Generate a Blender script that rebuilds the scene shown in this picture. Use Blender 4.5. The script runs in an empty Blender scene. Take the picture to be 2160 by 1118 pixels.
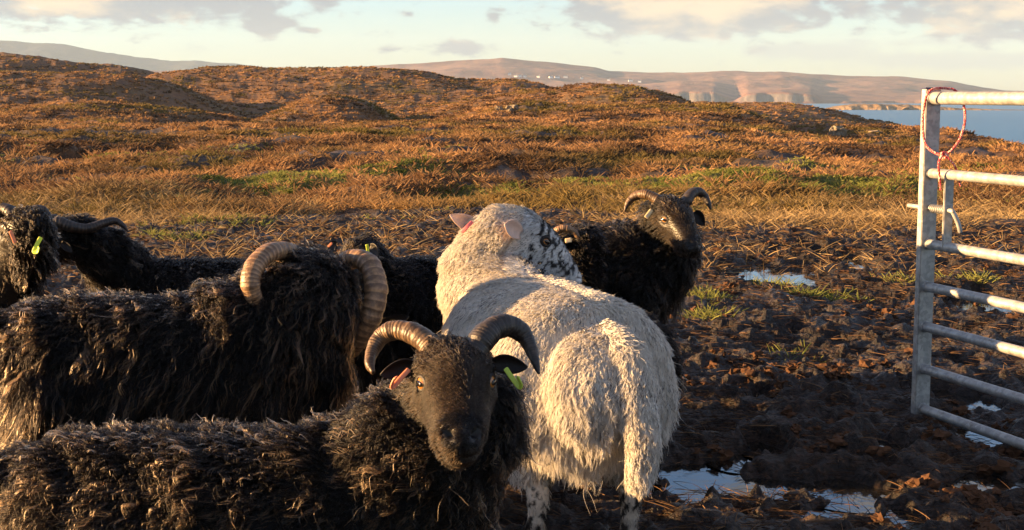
import bpy, math
import numpy as np
from mathutils import Matrix, Vector, kdtree

R = math.radians
rng = np.random.default_rng(7)
C = bpy.context.scene.collection
sc = bpy.context.scene

# ------------------------------------------------------------------ camera, sky, sun, exposure
CAM_H, FPX, PITCH = 1.2, 2950.0, math.atan(359.0 / 2950.0)
cam = bpy.data.cameras.new('camera')
cam.sensor_width = 36.0
cam.lens = 36.0 * FPX / 2160.0
cam.clip_start, cam.clip_end = 0.05, 60000.0
co = bpy.data.objects.new('camera', cam)
co.location = (0, 0, CAM_H)
co.rotation_euler = (math.pi / 2 - PITCH, 0, 0)
C.objects.link(co)
sc.camera = co
sc.view_settings.view_transform = 'Standard'
sc.view_settings.look = 'None'
sc.view_settings.gamma = 1.0
EXPO = 2.5
sc.view_settings.exposure = EXPO
sc.view_settings.use_curve_mapping = False
cy = sc.cycles
cy.use_denoising = True
cy.max_bounces = 8
cy.diffuse_bounces = 3
cy.glossy_bounces = 4
cy.transmission_bounces = 6
cy.volume_bounces = 0
cy.transparent_max_bounces = 4
cy.caustics_reflective = False
cy.caustics_refractive = False
cy.sample_clamp_indirect = 4.0

SUN_EL, SUN_BEHIND = R(9.0), R(-2.0)
TO_SUN = np.array([-math.cos(SUN_EL) * math.cos(SUN_BEHIND), -math.cos(SUN_EL) * math.sin(SUN_BEHIND), math.sin(SUN_EL)])
sl = bpy.data.lights.new('sun', 'SUN')
sl.energy = 5.0
sl.angle = R(0.5)
sl.color = (1.0, 0.60, 0.25)
so = bpy.data.objects.new('sun', sl)
so.rotation_euler = Vector(TO_SUN).to_track_quat('Z', 'Y').to_euler()
so.location = (-20, -10, 12)
C.objects.link(so)


class NT:
    """small helper for node trees"""
    def __init__(s, tree):
        s.t = tree
        tree.nodes.clear()

    def n(s, kind, **kw):
        nd = s.t.nodes.new(kind)
        ins = kw.pop('ins', {})
        for k, v in kw.items():
            setattr(nd, k, v)
        for k, v in ins.items():
            if isinstance(v, bpy.types.NodeSocket):
                s.t.links.new(v, nd.inputs[k])
            else:
                nd.inputs[k].default_value = v
        return nd

    def math(s, op, a, b=0.0, c=0.0, clamp=False):
        return s.n('ShaderNodeMath', operation=op, use_clamp=clamp, ins={0: a, 1: b, 2: c}).outputs[0]

    def vmath(s, op, a, b=(0, 0, 0)):
        return s.n('ShaderNodeVectorMath', operation=op, ins={0: a, 1: b}).outputs[0]

    def mix(s, f, a, b, blend='MIX'):
        nd = s.n('ShaderNodeMix', data_type='RGBA', blend_type=blend)
        for k, v in ((0, f), (6, a), (7, b)):
            if isinstance(v, bpy.types.NodeSocket):
                s.t.links.new(v, nd.inputs[k])
            else:
                nd.inputs[k].default_value = v if k == 0 else (tuple(v) + (1,) if len(v) == 3 else v)
        return nd.outputs[2]

    def ramp(s, f, lo, hi):
        nd = s.n('ShaderNodeMapRange', interpolation_type='SMOOTHSTEP', ins={0: f, 1: lo, 2: hi})
        return nd.outputs[0]

    def noise(s, vec, scale, detail=4, rough=0.55, dist=0.0):
        return s.n('ShaderNodeTexNoise', ins={'Vector': vec, 'Scale': scale, 'Detail': detail, 'Roughness': rough, 'Distortion': dist}).outputs[0]

    def link(s, a, b):
        s.t.links.new(a, b)


# world: physical sky with procedural cumulus low over the horizon
world = bpy.data.worlds.new('World')
sc.world = world
world.use_nodes = True
w = NT(world.node_tree)
sky = w.n('ShaderNodeTexSky', sky_type='NISHITA', sun_disc=False, sun_elevation=SUN_EL,
          sun_rotation=math.atan2(TO_SUN[0], TO_SUN[1]), altitude=30.0, air_density=1.0, dust_density=0.3, ozone_density=3.0)
tc = w.n('ShaderNodeTexCoord')
sep = w.n('ShaderNodeSeparateXYZ', ins={0: tc.outputs['Generated']})
az = w.math('MULTIPLY', w.math('ARCTAN2', sep.outputs[0], sep.outputs[1]), 57.2958)
el = w.math('MULTIPLY', w.math('ARCSINE', sep.outputs[2]), 57.2958)
# cloud coordinates: degrees, flattened
cv = w.n('ShaderNodeCombineXYZ', ins={0: az, 1: w.math('MULTIPLY', el, 2.3), 2: 0.0}).outputs[0]
warp = w.n('ShaderNodeTexNoise', ins={'Vector': cv, 'Scale': 0.35, 'Detail': 3.0})
cvw = w.vmath('ADD', cv, w.vmath('SCALE', w.vmath('SUBTRACT', warp.outputs[1], (0.5, 0.5, 0.5))))
cvw.node.inputs[1].links[0].from_node.inputs['Scale'].default_value = 1.6
n_big = w.noise(cv, 0.22, 2, 0.5)
n_edge = w.noise(cvw, 0.85, 6, 0.6)


def blob(px0, px1, py0, py1, amp):
    a = math.degrees(math.atan(((px0 + px1) / 2 - 1080) / FPX))
    ra = math.degrees((px1 - px0) / 2 / FPX)
    e = math.degrees(((200 - (py0 + py1) / 2) / FPX))
    re = math.degrees((py1 - py0) / 2 / FPX)
    u = w.math('DIVIDE', w.math('SUBTRACT', az, a), ra)
    v = w.math('DIVIDE', w.math('SUBTRACT', el, e), re)
    d = w.math('ADD', w.math('MULTIPLY', u, u), w.math('MULTIPLY', v, v))
    return w.math('MULTIPLY', w.math('EXPONENT', w.math('MULTIPLY', d, -0.9)), amp)


def total(l):
    t = l[0]
    for b in l[1:]:
        t = w.math('ADD', t, b)
    return t


heap = total([blob(-120, 620, -80, 62, 0.80), blob(1180, 1730, -60, 84, 0.86), blob(1920, 2330, -70, 92, 0.80),
              blob(528, 630, 42, 76, 0.58), blob(640, 690, 60, 76, 0.36), blob(890, 1050, 78, 124, 0.46), blob(740, 900, 92, 118, 0.22),
              blob(1025, 1062, 28, 52, 0.42), blob(845, 880, 20, 44, 0.3), blob(770, 850, 60, 90, 0.2), blob(640, 840, -30, 8, 0.4)])
veil = total([blob(1560, 1800, 92, 128, 0.55), blob(1750, 2300, 112, 152, 0.6), blob(1800, 2250, 84, 104, 0.36), blob(300, 480, 100, 128, 0.2),
              blob(1700, 1950, 10, 60, 0.3)])
# beyond the picture the same heaps go on with the big noise
away = w.math('MULTIPLY', w.ramp(el, 4.2, 7.0), w.math('MULTIPLY', w.ramp(n_big, 0.42, 0.62), 0.6))
away = w.math('MAXIMUM', away, w.math('MULTIPLY', w.ramp(w.math('ABSOLUTE', az), 22.0, 26.0), w.math('MULTIPLY', w.ramp(n_big, 0.42, 0.62), 0.6)))
cov = w.math('ADD', w.math('ADD', heap, away), w.math('MULTIPLY', w.math('SUBTRACT', n_edge, 0.5), 1.15))
cl = w.ramp(cov, 0.20, 0.46)
vl = w.math('MULTIPLY', w.ramp(w.math('ADD', veil, w.math('MULTIPLY', w.math('SUBTRACT', n_edge, 0.5), 0.75)), 0.12, 0.5), 0.62)
lit = w.math('ADD', w.math('MULTIPLY', w.math('SUBTRACT', w.noise(w.vmath('ADD', cvw, (3.1, 1.7, 0)), 0.42, 5, 0.6), 0.5), 2.4),
             total([blob(60, 240, -10, 50, 0.75), blob(1330, 1660, -30, 62, 0.8), blob(1990, 2200, -40, 52, 0.5), w.math('MULTIPLY', w.ramp(el, 4.0, 9.0), 0.4)]))
lit = w.ramp(lit, 0.0, 0.8)
skyc = w.vmath('MULTIPLY', sky.outputs[0], (0.90, 0.93, 1.08))
SKY_STR = 0.054
K = 1.0 / SKY_STR / 2 ** EXPO
c_dark = (0.33 * K, 0.37 * K, 0.44 * K)
c_lit = (1.05 * K, 0.80 * K, 0.53 * K)
ccol = w.mix(lit, c_dark, c_lit)
vcol = (0.55 * K, 0.58 * K, 0.58 * K)
s1 = w.mix(vl, skyc, vcol)
s2 = w.mix(w.math('MULTIPLY', cl, 0.93), s1, ccol)
world.cycles.sampling_method = 'MANUAL'
world.cycles.sample_map_resolution = 256
bg = w.n('ShaderNodeBackground', ins={0: s2, 1: SKY_STR})
wo = w.n('ShaderNodeOutputWorld', ins={0: bg.outputs[0]})


# ------------------------------------------------------------------ helpers
def at(px, py, Y):
    u, v = (px - 1080.0) / FPX, (559.0 - py) / FPX
    d = np.array([u, math.cos(PITCH) + v * math.sin(PITCH), -math.sin(PITCH) + v * math.cos(PITCH)])
    return np.array([0, 0, CAM_H]) + d * (Y / d[1])


def on_ground(px, py, z=0.0):
    u, v = (px - 1080.0) / FPX, (559.0 - py) / FPX
    d = np.array([u, math.cos(PITCH) + v * math.sin(PITCH), -math.sin(PITCH) + v * math.cos(PITCH)])
    return np.array([0, 0, CAM_H]) + d * ((z - CAM_H) / d[2])


def unit(v):
    v = np.asarray(v, float)
    return v / max(1e-9, np.linalg.norm(v))


def units(v):
    return v / np.maximum(1e-9, np.linalg.norm(v, axis=-1, keepdims=True))


def _hash(ix, iy, seed):
    h = (ix.astype(np.int64) * 374761393 + iy.astype(np.int64) * 668265263 + seed * 974634777) & 0xFFFFFFFF
    h = ((h ^ (h >> 13)) * 1274126177) & 0xFFFFFFFF
    return (h ^ (h >> 16)) & 0xFFFF


def perlin(x, y, seed=0):
    ix, iy = np.floor(x), np.floor(y)
    fx, fy = x - ix, y - iy
    u, v = fx * fx * fx * (fx * (fx * 6 - 15) + 10), fy * fy * fy * (fy * (fy * 6 - 15) + 10)

    def g(a, b):
        t = _hash(ix + a, iy + b, seed) * (2 * math.pi / 65536)
        return np.cos(t) * (fx - a) + np.sin(t) * (fy - b)
    return 1.5 * ((g(0, 0) * (1 - u) + g(1, 0) * u) * (1 - v) + (g(0, 1) * (1 - u) + g(1, 1) * u) * v)


def fbm(x, y, octaves=4, seed=0, gain=0.5):
    t, a = 0, 1.0
    for k in range(octaves):
        t = t + a * perlin(x * 2 ** k + 17.3 * k, y * 2 ** k - 9.1 * k, seed + k)
        a *= gain
    return t


def sstep(a, b, x):
    t = np.clip((x - a) / (b - a), 0, 1)
    return t * t * (3 - 2 * t)


def mesh_data(name, V, F, smooth=True, mat=None):
    """V (n,3); F (m,3) or (m,4) array, or a list of such"""
    me = bpy.data.meshes.new(name)
    Fs = F if isinstance(F, list) else [F]
    Fs = [np.asarray(f, np.int32) for f in Fs if len(f)]
    me.vertices.add(len(V))
    me.vertices.foreach_set('co', np.asarray(V, np.float32).ravel())
    loops = np.concatenate([f.ravel() for f in Fs])
    tot = np.concatenate([np.full(len(f), f.shape[1], np.int32) for f in Fs])
    me.loops.add(len(loops))
    me.loops.foreach_set('vertex_index', loops)
    me.polygons.add(len(tot))
    me.polygons.foreach_set('loop_start', np.concatenate([[0], np.cumsum(tot)[:-1]]).astype(np.int32))
    me.polygons.foreach_set('loop_total', tot)
    me.polygons.foreach_set('use_smooth', np.full(len(tot), smooth))
    me.update(calc_edges=True)
    if mat:
        me.materials.append(mat)
    return me


def put(name, data, parent=None, **props):
    o = bpy.data.objects.new(name, data)
    C.objects.link(o)
    if parent is not None:
        o.parent = parent
    for k, v in props.items():
        o[k] = v
    return o


def empty(name, loc, **props):
    o = put(name, None, None, **props)
    o.location = loc
    o.empty_display_size = 0.1
    return o


def point_color(me, name, col):
    a = me.attributes.new(name, 'FLOAT_COLOR', 'POINT')
    c = np.ones((len(col), 4), np.float32)
    c[:, :3] = col
    a.data.foreach_set('color', c.ravel())


def spline(P, m):
    """Catmull-Rom through rows of P, m samples per span"""
    P = np.asarray(P, float)
    Q = np.vstack([2 * P[0] - P[1], P, 2 * P[-1] - P[-2]])
    out = []
    for i in range(len(P) - 1):
        t = np.linspace(0, 1, m, endpoint=False)[:, None]
        a, b, c, d = Q[i], Q[i + 1], Q[i + 2], Q[i + 3]
        out.append(0.5 * (2 * b + (c - a) * t + (2 * a - 5 * b + 4 * c - d) * t ** 2 + (3 * b - a - 3 * c + d) * t ** 3))
    out.append(P[-1:])
    return np.vstack(out)


def loft(P, A, B=None, n=18, m=6, up=(0, 0, 1), ridges=None, power=2.0, cap=True):
    """closed tube along the spline P; A half-width sideways, B half-height along up"""
    B = A if B is None else B
    S = spline(np.column_stack([P, A, B]), m)
    if cap:
        for end in (0, -1):
            p, q = S[end], S[1 if end == 0 else -2]
            t = unit(p[:3] - q[:3])
            r = min(p[3], p[4])
            add = []
            for a in (0.35, 0.68, 0.92):
                s = p.copy()
                s[:3] = p[:3] + t * r * math.sin(a * math.pi / 2)
                s[3:] = p[3:] * max(0.05, math.cos(a * math.pi / 2))
                add.append(s)
            S = np.vstack([np.array(add[::-1]), S]) if end == 0 else np.vstack([S, np.array(add)])
    k = len(S)
    T = units(np.gradient(S[:, :3], axis=0))
    V = []
    u = np.asarray(up, float)
    th = np.linspace(0, 2 * math.pi, n, endpoint=False)
    ct, st = np.cos(th), np.sin(th)
    if power != 2.0:
        ct, st = np.sign(ct) * np.abs(ct) ** (2 / power), np.sign(st) * np.abs(st) ** (2 / power)
    for i in range(k):
        u = unit(u - T[i] * np.dot(u, T[i]))
        s = np.cross(u, T[i])
        f = 1.0
        if ridges is not None:
            f = ridges(i / (k - 1.0))
        V.append(S[i, :3] + f * (S[i, 3] * ct[:, None] * s + S[i, 4] * st[:, None] * u))
    V = np.vstack(V + [S[:1, :3], S[-1:, :3]])
    i, j = np.meshgrid(np.arange(k - 1), np.arange(n), indexing='ij')
    j2 = (j + 1) % n
    Q = np.stack([i * n + j, i * n + j2, (i + 1) * n + j2, (i + 1) * n + j], -1).reshape(-1, 4)
    a = np.arange(n)
    T0 = np.column_stack([np.full(n, k * n), (a + 1) % n, a])
    T1 = np.column_stack([np.full(n, k * n + 1), (k - 1) * n + a, (k - 1) * n + (a + 1) % n])
    return V, [Q, np.vstack([T0, T1])]


def join(parts):
    V, Q, T, o = [], [], [], 0
    for v, f in parts:
        V.append(v)
        for a in (f if isinstance(f, list) else [f]):
            a = np.asarray(a)
            if len(a):
                (Q if a.shape[1] == 4 else T).append(a + o)
        o += len(v)
    return np.vstack(V), ([np.vstack(Q)] if Q else []) + ([np.vstack(T)] if T else [])


def box(cx, cy_, cz, sx, sy, sz):
    V = np.array([[a, b, c] for a in (-1, 1) for b in (-1, 1) for c in (-1, 1)], float) * (sx / 2, sy / 2, sz / 2) + (cx, cy_, cz)
    F = np.array([[0, 1, 3, 2], [4, 6, 7, 5], [0, 4, 5, 1], [2, 3, 7, 6], [0, 2, 6, 4], [1, 5, 7, 3]])
    return V, F


def ico(sub=2):
    import bmesh
    bm = bmesh.new()
    bmesh.ops.create_icosphere(bm, subdivisions=sub, radius=1.0)
    V = np.array([v.co[:] for v in bm.verts])
    F = np.array([[v.index for v in f.verts] for f in bm.faces])
    bm.free()
    return V, F


def hair(name, P, rad, mat, tint, parent=None, **props):
    """P (n,k,3) strands, rad (n,k) or (k,), tint (n,3)"""
    n, k = P.shape[:2]
    cu = bpy.data.hair_curves.new(name)
    cu.add_curves([k] * n)
    cu.attributes['position'].data.foreach_set('vector', np.ascontiguousarray(P, np.float32).ravel())
    r = cu.attributes.get('radius') or cu.attributes.new('radius', 'FLOAT', 'POINT')
    r.data.foreach_set('value', np.ascontiguousarray(np.broadcast_to(rad, (n, k)), np.float32).ravel())
    a = cu.attributes.new('tint', 'FLOAT_COLOR', 'CURVE')
    c = np.ones((n, 4), np.float32)
    c[:, :3] = tint
    a.data.foreach_set('color', c.ravel())
    cu.materials.append(mat)
    return put(name, cu, parent, **props)


def new_mat(name):
    m = bpy.data.materials.new(name)
    m.use_nodes = True
    return m, NT(m.node_tree)


def finish(t, bsdf, disp=None):
    t.n('ShaderNodeOutputMaterial', ins={0: bsdf})


def plain(name, col, rough=0.6, spec=0.4, metal=0.0, var=0.25, scale=40.0, bump=0.0, attr=None):
    m, t = new_mat(name)
    tcn = t.n('ShaderNodeTexCoord').outputs['Object']
    nz = t.noise(tcn, scale, 4, 0.6)
    if attr:
        base = t.n('ShaderNodeAttribute', attribute_name=attr).outputs[0]
    else:
        base = t.n('ShaderNodeRGB')
        base.outputs[0].default_value = (*col, 1)
        base = base.outputs[0]
    f = t.math('ADD', t.math('MULTIPLY', t.math('SUBTRACT', nz, 0.5), 2 * var), 1.0)
    c = t.vmath('SCALE', base)
    t.link(f, c.node.inputs['Scale'])
    ins = {'Base Color': c, 'Roughness': rough, 'Specular IOR Level': spec, 'Metallic': metal}
    if bump:
        ins['Normal'] = t.n('ShaderNodeBump', ins={'Strength': bump, 'Distance': 0.005, 'Height': nz}).outputs[0]
    finish(t, t.n('ShaderNodeBsdfPrincipled', ins=ins).outputs[0])
    return m


def strand_mat(name, rough=0.55, spec=0.25, translucent=0.0, hairy=False, tip=0.0):
    m, t = new_mat(name)
    col = t.n('ShaderNodeAttribute', attribute_name='tint').outputs[0]
    hi = t.n('ShaderNodeHairInfo')
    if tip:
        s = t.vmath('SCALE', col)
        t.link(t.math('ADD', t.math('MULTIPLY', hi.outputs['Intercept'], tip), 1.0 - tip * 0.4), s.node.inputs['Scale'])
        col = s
    if hairy:
        b = t.n('ShaderNodeBsdfHairPrincipled', model='CHIANG', parametrization='COLOR',
                ins={'Color': col, 'Roughness': rough, 'Radial Roughness': 0.5, 'Coat': 0.0, 'IOR': 1.24})
        finish(t, b.outputs[0])
        return m
    b = t.n('ShaderNodeBsdfPrincipled', ins={'Base Color': col, 'Roughness': rough, 'Specular IOR Level': spec}).outputs[0]
    if translucent:
        tr = t.n('ShaderNodeBsdfTranslucent', ins={0: col}).outputs[0]
        b = t.n('ShaderNodeMixShader', ins={0: translucent, 1: b, 2: tr}).outputs[0]
    finish(t, b)
    return m


# ------------------------------------------------------------------ terrain shape
RIDGES = [  # distance, front width, back width, crest seen at (px, py)
    (330, 110, 60, [(-900, 96), (-400, 100), (0, 112), (100, 118), (200, 133), (300, 143), (332, 152), (368, 166), (400, 188), (450, 220), (520, 262), (560, 300)]),
    (190, 60, 40, [(-900, 150), (-300, 146), (0, 149), (100, 146), (200, 151), (300, 160), (350, 172), (400, 190), (450, 214), (520, 240), (600, 300)]),
    (265, 95, 60, [(230, 300), (300, 230), (340, 190), (372, 165), (392, 145), (450, 139), (560, 140), (640, 146), (700, 148), (760, 141), (850, 143), (900, 152),
                   (980, 165), (1080, 166), (1130, 172), (1170, 183), (1250, 197), (1400, 232), (1500, 300)]),
    (150, 45, 30, [(780, 300), (900, 222), (1000, 206), (1100, 191), (1180, 186), (1280, 181), (1340, 183), (1385, 195), (1437, 212), (1490, 240), (1550, 300)]),
    (82, 22, 26, [(780, 310), (940, 245), (1000, 228), (1060, 218), (1200, 217), (1400, 214), (1520, 216), (1565, 232), (1605, 262), (1660, 310)]),
    (112, 26, 24, [(520, 300), (620, 228), (655, 203), (715, 196), (768, 205), (800, 224), (900, 300)]),
    (330, 130, 60, [(1340, 320), (1430, 217), (1480, 213), (1560, 214), (1640, 215), (1700, 222), (1750, 230), (1800, 243), (1850, 255), (1900, 264), (2000, 330)]),
    (76, 16, 16, [(1600, 330), (1680, 276), (1702, 267), (1780, 262), (1870, 259), (1950, 261), (2010, 268), (2048, 281), (2120, 330)]),
    (95, 30, 30, [(-700, 210), (-300, 214), (0, 222), (130, 214), (230, 206), (330, 222), (420, 238), (540, 300)]),
]
RID = [(D, wf, wb, np.array([at(p[0], p[1], D)[0] for p in L]), np.array([at(p[0], p[1], D)[2] for p in L])) for D, wf, wb, L in RIDGES]

PUDDLES = []
for (x0, x1, y0, y1) in [(1380, 1570, 985, 1062), (1560, 1690, 1012, 1046), (1715, 1860, 1014, 1066), (1815, 1945, 940, 985), (1540, 1720, 562, 610), (1685, 1735, 520, 545),
                         (1775, 1835, 545, 572), (1965, 2095, 828, 872), (1975, 2135, 622, 662), (1870, 1925, 1060, 1118), (2010, 2190, 1005, 1050), (1580, 1650, 935, 975), (1900, 1930, 810, 850), (2030, 2130, 905, 945), (1475, 1535, 915, 942), (1515, 1595, 962, 992), (1695, 1775, 1078, 1112), (1640, 1700, 698, 718), (1990, 2070, 775, 800), (1590, 1640, 838, 856)]:
    c = on_ground((x0 + x1) / 2, (y0 + y1) / 2, -0.04)
    e = on_ground(x1, (y0 + y1) / 2, -0.04)
    a, b = on_ground((x0 + x1) / 2, y0, -0.04), on_ground((x0 + x1) / 2, y1, -0.04)
    PUDDLES.append((c[0], c[1], abs(e[0] - c[0]) * 1.12, abs(a[1] - b[1]) / 2 * 1.12))
TRENCH = np.array([[-16.0, 24.5], [-11.0, 27.0], [-8.6, 30.0], [-7.0, 36.0]])
HOLES = [(on_ground(930, 408), 0.8, 0.35, 0.35), (on_ground(1000, 372), 1.6, 0.5, 0.3), (on_ground(1230, 372), 1.2, 0.4, 0.22), (on_ground(250, 296), 3.0, 1.2, 0.5), (on_ground(640, 405), 1.0, 0.35, 0.2)]


def zones(x, y):
    """mud, grass and straw shares of the ground"""
    if y.size and y.max() > 40:
        out = [np.zeros_like(y) for _ in range(3)]
        k = y < 40
        for o_, v_ in zip(out, zones(x[k], y[k])):
            o_[k] = v_
        return tuple(out)
    nb = fbm(x * 0.45, y * 0.3, 3, 40)
    edge = 12.9 + 2.4 * nb - 1.6 * sstep(0.8, 3, x) + 1.6 * sstep(-4, -2.2, x)
    mud = 1 - sstep(-1.2, 1.6, y - edge)
    g = 0
    for cx, cyy, rx, ry in ((1.75, 18.6, 1.7, 2.3), (-3.2, 19.4, 1.1, 1.7), (-0.4, 17.4, 1.1, 1.0), (4.3, 17.6, 1.6, 1.6), (-1.7, 21.5, 1.4, 1.4)):
        g = np.maximum(g, 1 - sstep(0.35, 1.15, ((x - cx) / rx) ** 2 + ((y - cyy) / ry) ** 2 + 0.5 * fbm(x * 1.2, y * 0.8, 3, 71)))
    g = np.maximum(g, 0.45 * sstep(0.25, 0.6, fbm(x * 0.35 + 5, y * 0.25, 3, 77)) * sstep(13, 16, y) * (1 - sstep(26, 34, y)))
    s = 0
    for cx, cyy, rx, ry in ((2.9, 14.2, 2.0, 1.9), (5.6, 14.6, 2.2, 1.7), (-3.9, 15.0, 2.0, 2.2), (-6.4, 16.0, 2.2, 1.6)):
        s = np.maximum(s, 1 - sstep(0.3, 1.3, ((x - cx) / rx) ** 2 + ((y - cyy) / ry) ** 2 + 0.6 * fbm(x * 1.1, y * 0.8, 3, 91)))
    return mud, g * (1 - 0.85 * mud), s


def puddle_mask(x, y):
    m = np.zeros_like(x)
    for cx, cyy, rx, ry in PUDDLES:
        sel = (np.abs(x - cx) < 2.2 * rx) & (np.abs(y - cyy) < 2.2 * ry)
        if sel.any():
            d = ((x[sel] - cx) / rx) ** 2 + ((y[sel] - cyy) / ry) ** 2
            d = d + 0.75 * fbm(x[sel] * 7, y[sel] * 5, 3, 15)
            m[sel] = np.maximum(m[sel], 1 - sstep(0.25, 1.6, d))
    return m


def worley(x, y, seed):
    ix, iy = np.floor(x), np.floor(y)
    best = np.full_like(x, 9.0)
    for a in (-1, 0, 1):
        for b in (-1, 0, 1):
            h1 = _hash(ix + a, iy + b, seed) / 65536.0
            h2 = _hash(ix + a, iy + b, seed + 5) / 65536.0
            best = np.minimum(best, (ix + a + h1 - x) ** 2 + (iy + b + h2 - y) ** 2)
    return np.sqrt(best)


def height(x, y):
    x, y = np.asarray(x, float), np.asarray(y, float)
    far = np.maximum(0, y - 46)
    slope = 0.012 + 0.05 * sstep(6, 20, x * 60 / np.maximum(y, 1))
    floor = -far * slope - 27 * sstep(380, 680, y)
    floor = floor + 0.5 * np.minimum(1, far / 60) * np.sin(x * 0.05)
    floor = floor - 0.42 * sstep(4, 11, x * 40 / np.maximum(y, 1)) * sstep(18, 36, y)
    h = floor.copy()
    acc = np.zeros_like(h)
    for D, wf, wb, xs, zs in RID:
        d = y - D
        s = np.where(d < 0, sstep(0, 1, 1 + d / wf), sstep(0, 1, 1 - d / wb))
        acc = np.maximum(acc, np.maximum(0, np.interp(x, xs, zs, left=-99.0, right=-99.0) - 0.22 - floor) * s)
    h += acc
    # hummocks, growing with the size of the land
    sc_far = np.clip((y - 40) / 120, 0, 1)
    h += sc_far * (0.55 * fbm(x / 14, y / 22, 4, 3) + 0.22 * np.abs(fbm(x / 3.4, y / 6, 3, 9)) - 0.1)
    plain_ = sstep(12, 19, y)
    h += plain_ * (1 - 0.5 * sc_far) * (0.16 * fbm(x / 5, y / 6, 3, 21) + 0.15 * fbm(x / 1.3, y / 1.6, 3, 25) + 0.05 * np.abs(fbm(x / 0.45, y / 0.5, 2, 26)))
    for c, rx, ry, dep in HOLES:
        d = ((x - c[0]) / rx) ** 2 + ((y - c[1]) / (ry * 3)) ** 2
        h -= dep * np.exp(-d * 1.5)
    # peat hag at the left
    tk = (y > 20) & (y < 60)
    xt, yt, ht = x[tk], y[tk], h[tk]
    for i in range(len(TRENCH) - 1):
        a, b = TRENCH[i], TRENCH[i + 1]
        t = np.clip(((xt - a[0]) * (b[0] - a[0]) + (yt - a[1]) * (b[1] - a[1])) / np.sum((b - a) ** 2), 0, 1)
        d = np.hypot(xt - a[0] - t * (b[0] - a[0]), yt - a[1] - t * (b[1] - a[1])) + 0.5 * fbm(xt / 1.5, yt / 1.5, 3, 31)
        ht = np.minimum(ht, -0.62 + 0.9 * sstep(0.7, 2.0, d) + 0.06 * fbm(xt, yt, 3, 33))
    h[tk] = ht
    # trampled mud
    near = y < 17
    if near.any():
        xn, yn = x[near], y[near]
        mud, g, s = zones(xn, yn)
        wob = 0.12 * fbm(xn * 2.2, yn * 2.2, 2, 50)
        m = 0.038 * fbm(xn * 1.1, yn * 1.1, 3, 51)
        hoof = worley(xn * 6.0 + wob * 6, yn * 6.0, 52)
        m += 0.036 * (sstep(0.10, 0.52, hoof) - 0.75)
        m += 0.042 * (np.abs(fbm(xn * 4.2 + wob, yn * 4.2, 3, 53)) - 0.22)
        cl_ = fbm(xn * 9 + wob * 4, yn * 9, 3, 54)
        m += 0.018 * sstep(0.05, 0.6, cl_)
        m += (0.004 + 0.005 * sstep(-0.1, 0.5, cl_)) * fbm(xn * 22, yn * 22, 3, 56, 0.6)
        gt = np.abs((xn - 1.53) * 0.949 + (yn - 5.16) * 0.316)
        m -= 0.045 * np.exp(-(gt / 0.18) ** 2) * (xn > 1.4)
        pm = puddle_mask(xn, yn)
        m = m * (1 - 0.80 * pm) - 0.064 * pm
        h[near] += mud * m
        h[near] += (1 - mud) * 0.02 * fbm(xn * 3, yn * 3, 3, 57)
    return h


# ------------------------------------------------------------------ the ground sheet
def polar_grid():
    th_c = np.arange(-21.6, 21.6, 0.051)
    th_l = np.concatenate([np.arange(-62, -30, 0.8), np.arange(-30, -21.6, 0.2)])
    th = np.concatenate([th_l, th_c, -th_l[::-1]])
    rr = [0.5]
    while rr[-1] < 760:
        r = rr[-1]
        rr.append(r * (1 + (0.02 if r < 1.8 else 0.0033 if r < 7 else 0.006 if r < 16 else 0.010 if r < 120 else 0.013)))
    th, rr = np.radians(th), np.array(rr)
    X, Y = np.meshgrid(np.tan(th), rr)          # rows at constant depth
    return X * Y, Y


GX, GY = polar_grid()
GZ = height(GX.ravel(), GY.ravel()).reshape(GX.shape)
nr, nc = GX.shape
i, j = np.meshgrid(np.arange(nr - 1), np.arange(nc - 1), indexing='ij')
GF = np.stack([i * nc + j, i * nc + j + 1, (i + 1) * nc + j + 1, (i + 1) * nc + j], -1).reshape(-1, 4)

m_ground, t = new_mat('peat_heather_ground')
pos = t.n('ShaderNodeNewGeometry').outputs['Position']
zone = t.n('ShaderNodeSeparateColor', ins={0: t.n('ShaderNodeAttribute', attribute_name='zone').outputs[0]})
n1 = t.noise(pos, 0.7, 5, 0.6)
n2 = t.noise(pos, 7.0, 5, 0.65)
n3 = t.noise(pos, 45.0, 4, 0.65)
nf = t.noise(pos, 0.06, 4, 0.6)
heath = t.mix(t.ramp(n1, 0.35, 0.65), (0.15, 0.066, 0.020), (0.27, 0.120, 0.034))
heath = t.mix(t.ramp(n2, 0.42, 0.62), t.mix(0.6, heath, (0.045, 0.026, 0.012)), heath)
heath = t.mix(t.math('MULTIPLY', t.ramp(nf, 0.48, 0.66), 0.5), heath, (0.11, 0.085, 0.03))
mudc = t.mix(t.ramp(n2, 0.36, 0.68), (0.008, 0.0055, 0.0045), (0.020, 0.012, 0.008))
mudc = t.mix(t.math('MULTIPLY', t.ramp(n3, 0.45, 0.7), 0.7), mudc, (0.085, 0.042, 0.022))
grassc = t.mix(n2, (0.085, 0.080, 0.020), (0.15, 0.12, 0.035))
strawc = t.mix(n2, (0.12, 0.075, 0.03), (0.30, 0.20, 0.09))
c = t.mix(zone.outputs[0], heath, mudc)
c = t.mix(zone.outputs[1], c, grassc)
c = t.mix(t.math('MULTIPLY', zone.outputs[2], 0.7), c, strawc)
rough = t.math('SUBTRACT', 0.92, t.math('MULTIPLY', zone.outputs[0], t.math('MULTIPLY', t.ramp(n1, 0.3, 0.7), 0.50)))
fine = t.n('ShaderNodeBump', ins={'Strength': 0.9, 'Distance': 0.006, 'Height': t.noise(pos, 170.0, 3, 0.6)})
bmp = t.n('ShaderNodeBump', ins={'Strength': 1.0, 'Distance': 0.035, 'Height': n3, 'Normal': fine.outputs[0]})
far_b = t.n('ShaderNodeBump', ins={'Strength': 0.8, 'Distance': 0.25, 'Height': t.noise(pos, 1.6, 5, 0.7), 'Normal': bmp.outputs[0]})
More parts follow.
